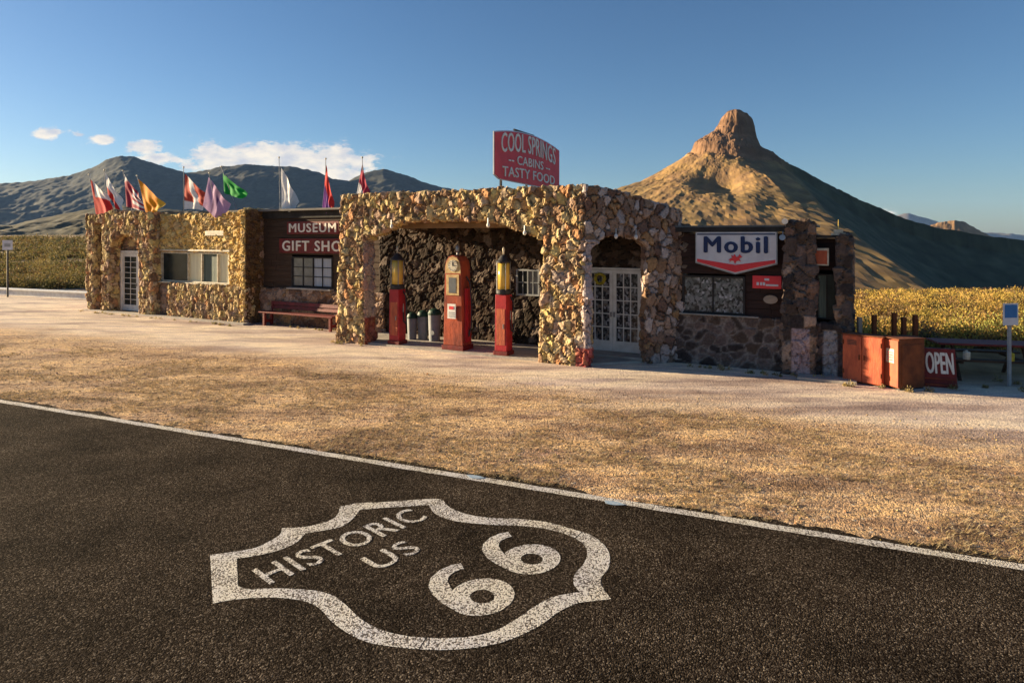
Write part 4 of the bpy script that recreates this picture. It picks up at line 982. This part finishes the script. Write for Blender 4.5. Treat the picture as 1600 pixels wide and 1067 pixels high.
def gtext(name, txt, h, w, mid_, ang, bold, spc=1.08):
    X = Vector((math.cos(R(ang)), math.sin(R(ang)), 0)); Yv = Vector((-X.y, X.x, 0))
    o = text_mesh(name, txt, h, w, M['paint'], shield, Vector(mid_)-c0-Yv*h/2, X, Yv, .001, bold=bold, spacing=spc)
    bm = bmesh.new(); bm.from_mesh(o.data)
    for f in bm.faces: f.normal_update()
    bmesh.ops.delete(bm, geom=[f for f in bm.faces if f.normal.z < .5], context='FACES')
    for v in bm.verts: v.co.z = .0062+(v.co.z-.001)*.3
    bm.to_mesh(o.data); bm.free()
    return o
gtext('lettering', 'HISTORIC', .35, 1.76, (-1.61, 6.27, 0), 47.5, .018)
gtext('lettering', 'US', .30, .50, (-1.13, 6.02, 0), 47.5, .018)
def six(cx, cy, ang, h, w):
    """fat painted 6 built from a ring and a sweeping neck"""
    X = Vector((math.cos(R(ang)), math.sin(R(ang)), 0)); Yv = Vector((-X.y, X.x, 0)); bm = bmesh.new()
    def P(x, y): q = Vector((cx, cy, 0))-c0+X*(x*w)+Yv*(y*h); return (q.x, q.y, .0062)
    n = 36; yc = -.19
    a = [bm.verts.new(P(.5*math.cos(t), yc+.31*math.sin(t))) for t in (2*math.pi*i/n for i in range(n))]
    c = [bm.verts.new(P(.17*math.cos(t), yc-.01+.125*math.sin(t))) for t in (2*math.pi*i/n for i in range(n))]
    for i in range(n): bm.faces.new((a[i], a[(i+1) % n], c[(i+1) % n], c[i]))
    # neck: outer edge rises from the ring's left side, inner edge leaves the ring's shoulder
    o_ = [(-.5, yc), (-.5, .02), (-.46, .18), (-.36, .33), (-.18, .44), (.06, .49), (.28, .48), (.42, .43)]
    i_ = [(-.30, yc+.2), (-.20, .08), (-.14, .17), (-.06, .27), (.04, .325), (.15, .345), (.26, .34), (.34, .32)]
    ov = [bm.verts.new((*P(x, y)[:2], .0065)) for x, y in o_]; iv = [bm.verts.new((*P(x, y)[:2], .0065)) for x, y in i_]
    for k in range(len(o_)-1): bm.faces.new((ov[k], ov[k+1], iv[k+1], iv[k]))
    for f in bm.faces:
        f.normal_update()
        if f.normal.z < 0: f.normal_flip()
    me = bpy.data.meshes.new('numeral'); bm.to_mesh(me); bm.free(); me.materials.append(M['paint']); link(bpy.data.objects.new('numeral', me), shield)
six(-.37, 5.43, 47, .84, .58); six(.06, 6.05, 47, .84, .58)

# loose stones on the lot
def pebbles(n):
    base = np.array([(0, 0, .55), (0, 0, -.3), (.6, 0, 0), (-.5, .1, 0), (.05, .6, .05), (0, -.55, 0)], float)
    fc = np.array([(0, 2, 4), (0, 4, 3), (0, 3, 5), (0, 5, 2), (1, 4, 2), (1, 3, 4), (1, 5, 3), (1, 2, 5)])
    t = RNG.uniform(-8, 22, n); w = -np.abs(RNG.uniform(.1, 5.2, n)); P = np.array(A0)[None, :2]+np.outer(t, rd[:2])+np.outer(w, rn[:2])
    sz = .008+.022*RNG.random(n)**3; sz[:40] *= 2
    a = RNG.uniform(0, 6.28, n); V = np.zeros((n, 6, 3)); st = RNG.uniform(.6, 1.3, (n, 3))
    for k in range(6):
        q = base[k]*st*sz[:, None]; V[:, k, 0] = P[:, 0]+q[:, 0]*np.cos(a)-q[:, 1]*np.sin(a); V[:, k, 1] = P[:, 1]+q[:, 0]*np.sin(a)+q[:, 1]*np.cos(a); V[:, k, 2] = q[:, 2]+sz*.1
    F = (np.arange(n)[:, None, None]*6+fc[None]).reshape(-1, 3)
    c = np.array(TAN+MID)[RNG.integers(0, 17, n)]*.8
    o = np_mesh('gravel', V.reshape(-1, 3), F, M['stone'], None, np.repeat(c, 6, 0)); o['kind'] = 'stuff'; tag(o, 'loose pebbles scattered over the dirt lot')
    return o
pebbles(14000)

# dry straw lying and standing in the gravel shoulder
def straw(n):
    t = RNG.uniform(-7, 16, n); w = -(.12+4.2*RNG.random(n)**1.25); P = np.array(A0)[None, :2]+np.outer(t, rd[:2])+np.outer(w, rn[:2])
    keep = fbm(P/np.array([1.1, .8]), 4, 131) > .02; P = P[keep]; n = len(P); k = 5
    idx = np.repeat(np.arange(n), k); c = np.concatenate([P[idx]+RNG.normal(0, .025, (n*k, 2)), np.full((n*k, 1), .004)], 1)
    a = RNG.uniform(0, 6.28, n*k); L = RNG.uniform(.02, .055, n*k); lean = RNG.uniform(.15, 1.1, n*k)
    tip = c+np.stack([np.cos(a)*L, np.sin(a)*L, L*lean*.7], 1); sd = np.stack([-np.sin(a), np.cos(a), a*0], 1)*.0035
    V = np.stack([c-sd, c+sd, tip+sd*.4, tip-sd*.4], 1).reshape(-1, 3); F = np.arange(n*k*4).reshape(-1, 4)
    pal = np.array([(.50, .38, .20), (.42, .30, .16), (.34, .25, .11), (.26, .18, .10), (.55, .44, .26)])[RNG.integers(0, 5, n)][idx]
    o = np_mesh('dry_grass', V, F, M['leaf'], None, np.repeat(pal, 4, 0)); o['kind'] = 'stuff'; tag(o, 'short dry straw growing through the gravel shoulder')
straw(26000)
for i, (px, py, lab) in enumerate(((742, 746, 'faded blue survey dab on the white edge line, the left one'), (958, 787, 'faded blue survey dab on the white edge line, the right one'))):
    c = G(px, py); bm_ = B(); bm_.prism([(.11*math.cos(a)*(1+.2*math.sin(3*a+i)), .05*math.sin(a)) for a in (2*math.pi*k/18 for k in range(18))], 0, .002, lambda u, w, a: (u, w, a))
    o = bm_.done('paint_dab', M['dab']); o.location = (c.x, c.y, .010); o.rotation_euler = (0, 0, math.atan2(rd.y, rd.x)); tag(o, lab, 'paint mark')

# ------------------------------------------------------------------ scrub
def scrub(name, label, pts, size, leaves, leaf, pal, squash=.75, core=False):
    """one mass of leafy clumps: each clump is a spray of small leaf quads and stems"""
    n = len(pts); tot = int(leaves.sum()); idx = np.repeat(np.arange(n), leaves)
    v = RNG.normal(size=(tot, 3)); v /= np.linalg.norm(v, axis=1)[:, None]; v *= (RNG.random(tot)**.45)[:, None]
    v[:, 2] = np.abs(v[:, 2])*squash*2*RNG.uniform(.5, 1, tot)
    lump = 1+.35*fbm(v*2.3+idx[:, None]*3.1, 2, 91)
    c = pts[idx]+v*(size[idx]*lump)[:, None]*np.array([1, 1, 1.])
    e1 = RNG.normal(size=(tot, 3)); e1 /= np.linalg.norm(e1, axis=1)[:, None]; e1[:, 2] = np.abs(e1[:, 2])+.3
    e2 = np.cross(e1, RNG.normal(size=(tot, 3))); e2 /= np.linalg.norm(e2, axis=1)[:, None]
    L = (leaf[idx]*RNG.uniform(.6, 1.4, tot))[:, None]
    V = np.stack([c-e1*L, c+e2*L*.42, c+e1*L, c-e2*L*.42], 1).reshape(-1, 3)
    F = np.arange(tot*4).reshape(-1, 4)
    pal = np.array(pal); base = pal[RNG.integers(0, len(pal), n)][idx]*RNG.uniform(.7, 1.3, tot)[:, None]
    o = np_mesh(name, V, F, M['leaf'], None, np.repeat(np.clip(base, 0.005, .8), 4, 0)); o['kind'] = 'stuff'; tag(o, label)
    return o
def field(n, k0, k1, y0, y1, power=1.0):
    Y = np.exp(RNG.uniform(math.log(y0), math.log(y1), n)); k = RNG.uniform(k0, k1, n); X = k*Y
    return X, Y
# right: golden scrub on the slope that falls away
X, Y = field(7000, .44, .95, 17.0, 330)
m = ((X-OX)*DX+(Y-OY)*DY > 4.2) & (fbm(np.stack([X/3, Y/5], 1), 3, 71) > -.05)
X, Y = X[m], Y[m]; P = np.stack([X, Y, terrain(X, Y)], 1)
sz = (.18+.62*RNG.random(len(X))**2.2)*np.clip(Y/90, 1, 1.5); lv = np.clip(5200/Y, 14, 200).astype(int); lf = np.clip(.0015*Y, .035, .3)
scrub('scrub', 'golden and olive desert scrub covering the slope right of the station', P, sz, lv, lf,
      [(.46, .31, .07), (.40, .28, .06), (.50, .34, .10), (.28, .22, .055), (.18, .10, .05), (.10, .085, .035), (.42, .25, .07), (.22, .14, .07)], .6)
# left: darker brush behind the low wall
X, Y = field(6500, -1.0, -.52, 35.5, 420); m = fbm(np.stack([X/9, Y/14], 1), 3, 73) > -.15; X, Y = X[m], Y[m]; P = np.stack([X, Y, terrain(X, Y)], 1)
sz = (.3+1.0*RNG.random(len(X))**2)*np.clip(Y/120, 1, 1.8); lv = np.clip(4600/Y, 12, 110).astype(int); lf = np.clip(.0014*Y, .05, .35)
scrub('brush', 'olive brown desert brush behind the low white wall on the left', P, sz, lv, lf,
      [(.13, .115, .04), (.09, .08, .03), (.19, .14, .05), (.15, .09, .04), (.06, .06, .025), (.24, .19, .07)], .7)
# tufts at the foot of the cabinets and along the shaded edge
pp = [G(px, py) for px, py in ((1452, 612), (1490, 608), (1378, 606), (1330, 604), (1590, 600), (1540, 606), (1560, 596), (1320, 603), (1410, 609), (1600, 612), (1420, 612))]
pp = np.array([tuple(q) for q in pp]); n_ = len(pp)
scrub('grass', 'short dry grass tufts round the foot of the orange cabinets', pp, RNG.uniform(.05, .10, n_), np.full(n_, 60), np.full(n_, .022), [(.34, .26, .12), (.26, .21, .10)], .8)
# weeds and blown dirt grass along the foot of the walls
q = [W3(random.uniform(-22, -12.8), DT-random.uniform(.28, .5)) for _ in range(34)]+[W3(random.uniform(-12.6, -7.9), DM-random.uniform(.3, .6)) for _ in range(14)]+[W3(random.uniform(2.0, 5.2), DR-random.uniform(.35, .6)) for _ in range(22)]+[W3(random.uniform(-7.6, -6.4), -random.uniform(.1, .25)) for _ in range(5)]
q = np.array([tuple(v) for v in q]); n_ = len(q)
scrub('weeds', 'low dry weeds growing along the foot of the station walls', q, RNG.uniform(.03, .10, n_), np.full(n_, 36), np.full(n_, .022), [(.34, .28, .12), (.26, .22, .09), (.40, .30, .15)], .7)
# a few countable shrubs just behind the cabinets
def shrub(px, Y, r, pal, lab):
    x = (px-800)/1000*Y; z = float(terrain([x], [Y])[0]); n = 1
    t = thing('shrub', lab, 'shrub', (x, Y, z), random.uniform(0, 6), 'shrubs behind the cabinets and table')
    b = B()
    for k in range(9):
        a = random.uniform(0, 6.28); q = Vector((math.cos(a)*r*.6, math.sin(a)*r*.6, r*random.uniform(.7, 1.25))); h = q*.5+Vector((random.uniform(-.06, .06), random.uniform(-.06, .06), .05))
        b.tube((0, 0, -.05), h, .018, .011, 5); b.tube(h, q, .011, .005, 5)
    b.done('stem', M['wood_dark'], t)
    o = scrub('foliage', None, np.zeros((1, 3))+np.array([0, 0, r*.25]), np.array([r]), np.array([900]), np.array([.035]), pal, .75); o.parent = t
    del o['kind']
Yg = [(.40, .36, .09), (.30, .30, .08), (.44, .36, .12)]
for px, Y, r, lab in ((1352, 18.2, .50, 'yellow green shrub rising over the wide orange cabinet'), (1447, 17.6, .42, 'grey brown shrub between the cabinets and the OPEN board'), (1500, 17.8, .55, 'yellow shrub directly behind the picnic table\'s left end'),
                      (1552, 18.0, .5, 'bright yellow green shrub left of the blue sign post'), (1608, 17.4, .6, 'golden shrub cut by the right edge behind the blue sign')):
    shrub(px, Y, r, Yg if px != 1447 else [(.17, .14, .09), (.12, .10, .07)], lab)

# ------------------------------------------------------------------ mountains
def ridge(name, crest, yc, yf, zf, amp, pal, seed, nu=620, nv=120, back=1.35, power=1.3, drop=None):
    """a range whose skyline follows crest (heading, height angle), standing between distances yf (foot) and yc (crest)"""
    cx = [c[0] for c in crest]; cy = [c[1] for c in crest]
    px = np.linspace(cx[0], cx[-1], nu); cr = np.interp(px, cx, cy)
    v = np.linspace(0, back, nv); PX, VV = np.meshgrid(px, v); CR = np.tile(cr, (nv, 1))
    Yd = yf+(yc-yf)*VV; Xd = (PX-800)/1000*Yd
    ztop = EYE+(370-CR)/1000*yc
    prof = np.where(VV <= 1, np.clip(VV, 0, 1)**power, np.clip(1-(VV-1)/(back-1)*1.0, 0, 1))
    nz = fbm(np.stack([Xd.ravel()/(amp*9), Yd.ravel()/(amp*9)], 1), 5, seed, .55, True).reshape(VV.shape)
    env = np.clip(VV*4, 0, 1)*np.where(VV < 1, (1-VV**6), .3)
    Zd = zf+(ztop-zf)*prof+nz*amp*env+fbm(np.stack([Xd.ravel()/(amp*.35), Yd.ravel()/(amp*.6)], 1), 2, seed+12, .6, True).reshape(VV.shape)*amp*.05
    Zd += fbm(np.stack([Xd.ravel(), Yd.ravel()], 1)/(amp*.8), 3, seed+9).reshape(VV.shape)*amp*.16*np.clip(VV*3, 0, 1)
    # world scaled so gullies cast real shade
    pal = np.array(pal); f = np.clip(.5+.5*fbm(np.stack([Xd.ravel()/(amp*1.2), Yd.ravel()/(amp*1.2)], 1), 4, seed+30)*1.6, 0, 1)
    col = pal[0][None]*(1-f[:, None])+pal[1][None]*f[:, None]
    o = np_mesh(name, np.stack([Xd.ravel(), Yd.ravel(), Zd.ravel()], 1), grid_faces(nu, nv), M['rock'], None, col, True)
    o['kind'] = 'structure'
    return o
HP = [(.032, .036, .030), (.062, .06, .045)]
ridge('mountains', [(-420, 300), (-200, 282), (-60, 290), (0, 287), (60, 282), (110, 274), (145, 262), (165, 250), (190, 243), (205, 244), (230, 252), (262, 262), (290, 270), (310, 269), (345, 261), (380, 257), (420, 259), (460, 261),
      (500, 270), (520, 280), (545, 282), (570, 270), (600, 264), (630, 272), (660, 284), (690, 293), (740, 302), (800, 306), (860, 303), (920, 300), (990, 305), (1100, 330)], 3600, 2650, 0, 40, HP, 3)
ridge('hills', [(-420, 345), (-100, 348), (20, 352), (60, 342), (100, 334), (140, 326), (200, 322), (300, 330), (420, 338), (560, 345), (760, 350)], 1000, 820, 2, 7, [(.05, .048, .028), (.10, .08, .042)], 15, 260, 50)
ridge('mountains', [(1330, 372), (1370, 350), (1395, 335), (1420, 330), (1445, 337), (1480, 350), (1540, 362), (1620, 366), (1700, 372)], 9000, 7000, -500, 90, [(.16, .14, .12), (.2, .17, .14)], 23, 120, 30)
ridge('hills', [(1400, 392), (1420, 368), (1440, 355), (1462, 348), (1490, 343), (1506, 345), (1524, 356), (1545, 368), (1580, 378), (1640, 384)], 1900, 1500, -120, 22, [(.24, .15, .08), (.34, .20, .10)], 27, 200, 50)
# butte with its long skirts
def butte():
    bx, by = (1148-800)/1000*900, 900.
    nr, nt_ = 150, 420
    rr = np.concatenate([np.linspace(0, 80, 60), np.geomspace(82, 620, nr-60)]); th = np.linspace(-math.pi, math.pi, nt_)
    RR, TH = np.meshgrid(rr, th); cx, sy = np.cos(TH), np.sin(TH)      # th 0 = right, pi = left, -pi/2 = towards camera
    warp = fbm(np.stack([cx.ravel()*2.2, sy.ravel()*2.2, RR.ravel()/160], 1), 4, 41).reshape(RR.shape)
    neck = np.clip((90-RR)/60, 0, 1)
    Re = RR*(1+.05*warp*(1-neck*.4))+fbm(np.stack([cx.ravel()*5, sy.ravel()*5, RR.ravel()/35], 1), 3, 43).reshape(RR.shape)*1.8
    pr_r = ([0, 9, 17, 24, 29, 36, 74, 110, 164, 227, 263, 326, 407, 620], [182, 180, 175, 165, 142, 122, 100, 79, 52, 26, 16, 5, -4, -40])
    pr_l = ([0, 8, 14, 19, 24, 31, 43, 56, 62, 88, 133, 165, 220, 300, 430, 620], [182, 180, 175, 167, 157, 150, 144, 134, 120, 104, 79, 69, 50, 22, -14, -60])
    pr_f = ([0, 9, 17, 23, 30, 44, 54, 62, 100, 165, 230, 330, 450, 620], [182, 180, 173, 156, 140, 130, 120, 104, 84, 56, 32, 0, -38, -60])
    zr, zl, zf_ = (np.interp(Re, *p) for p in (pr_r, pr_l, pr_f))
    wl_ = np.clip(-cx, 0, 1)**1.3; wr_ = np.clip(cx, 0, 1)**1.3; wf_ = np.clip(1-wl_-wr_, 0, 1)
    Zb = (zr*wr_+zl*wl_+zf_*wf_)/(wr_+wl_+wf_)
    ddx, ddy = RR*cx, RR*sy
    # towards the camera the ground breaks off east of a spur, below the long east ridge
    line = 36+.12*(ddy+36)+10*warp; q = ddx-line
    spur = np.interp(np.hypot(line, ddy), *pr_f)-.66*q
    arm = np.interp(np.maximum(ddx, 0), *pr_r)-.64*np.abs(ddy)
    east = np.maximum(np.maximum(spur, arm), -75)
    Zb = np.where((q > 0) & (ddy < -30) & (RR > 44), np.minimum(Zb, east), Zb)
    X = bx+RR*cx; Y = by+RR*sy
    # gullies that run down the skirts
    gl = fbm(np.stack([cx.ravel()*5.5, sy.ravel()*5.5, RR.ravel()/260], 1), 4, 47, .55, True).reshape(RR.shape)
    Zb += gl*np.clip((RR-55)/120, 0, 1)*np.where(cx < .05, 2.8, 1.0)*np.clip((560-RR)/300, 0, 1)
    # spur that comes forward, lit on its left flank
    Zb -= 16*np.exp(-((X-bx+62)/30)**2-((Y-by+120)/45)**2)-7*np.exp(-((X-bx+20)/22)**2-((Y-by+140)/60)**2)
    Zb += fbm(np.stack([X.ravel()/9, Y.ravel()/9, Zb.ravel()/16], 1), 5, 49, .62).reshape(RR.shape)*np.where(RR < 70, 6.0, 2.2)*np.clip((RR-8)/10, 0, 1)
    rockc, dirt, dry, olive = np.array([.19, .108, .062]), np.array([.20, .12, .06]), np.array([.34, .21, .08]), np.array([.055, .064, .038])
    f = np.clip(.5+fbm(np.stack([X.ravel()/14, Y.ravel()/14], 1), 5, 53)*1.3, 0, 1)[:, None]
    f2 = np.clip(.5+fbm(np.stack([X.ravel()/50, Y.ravel()/50], 1), 3, 57)*1.6, 0, 1)[:, None]
    skirt = (dirt*(1-f)+dry*f)*(.65+.35*f2)+olive*(.35-.35*f2)
    right = np.clip(q.ravel()/30, 0, 1)[:, None]*.96; skirt = skirt*(1-right)+olive*(.8+.5*f)*right  # east of the spur: dark olive, the slope's shade put into its colour
    nk = np.clip((74-RR.ravel())/14, 0, 1)[:, None]; band = (.75+.5*np.clip(.5+fbm(np.stack([X.ravel()/30, Y.ravel()/30, Zb.ravel()/5], 1), 3, 59), 0, 1))[:, None]
    col = skirt*(1-nk)+rockc*band*nk
    i, j = np.meshgrid(np.arange(nr-1), np.arange(nt_-1)); a = (j*nr+i).ravel(); F = np.stack([a, a+1, a+nr+1, a+nr], 1)
    o = np_mesh('butte', np.stack([X.ravel(), Y.ravel(), Zb.ravel()], 1), F, M['rock'], None, col, False)
    if o.data.polygons[len(o.data.polygons)//2].normal.z < 0: o.data.flip_normals()
    o['kind'] = 'structure'; return o
butte()

# ------------------------------------------------------------------ the air: far things fade
b = B(); b.box(-9500, 9800, -60, 11500, -1500, 640)
hz = b.done('haze', M['white']); m = bpy.data.materials.new('air'); m.use_nodes = True; n = m.node_tree.nodes; n.clear()
ou = n.new('ShaderNodeOutputMaterial'); pv = n.new('ShaderNodeVolumePrincipled'); pv.inputs['Color'].default_value = (.30, .52, 1, 1); pv.inputs['Density'].default_value = 2.0e-5; pv.inputs['Anisotropy'].default_value = .1
m.node_tree.links.new(pv.outputs[0], ou.inputs['Volume']); hz.data.materials.clear(); hz.data.materials.append(m); hz['kind'] = 'stuff'
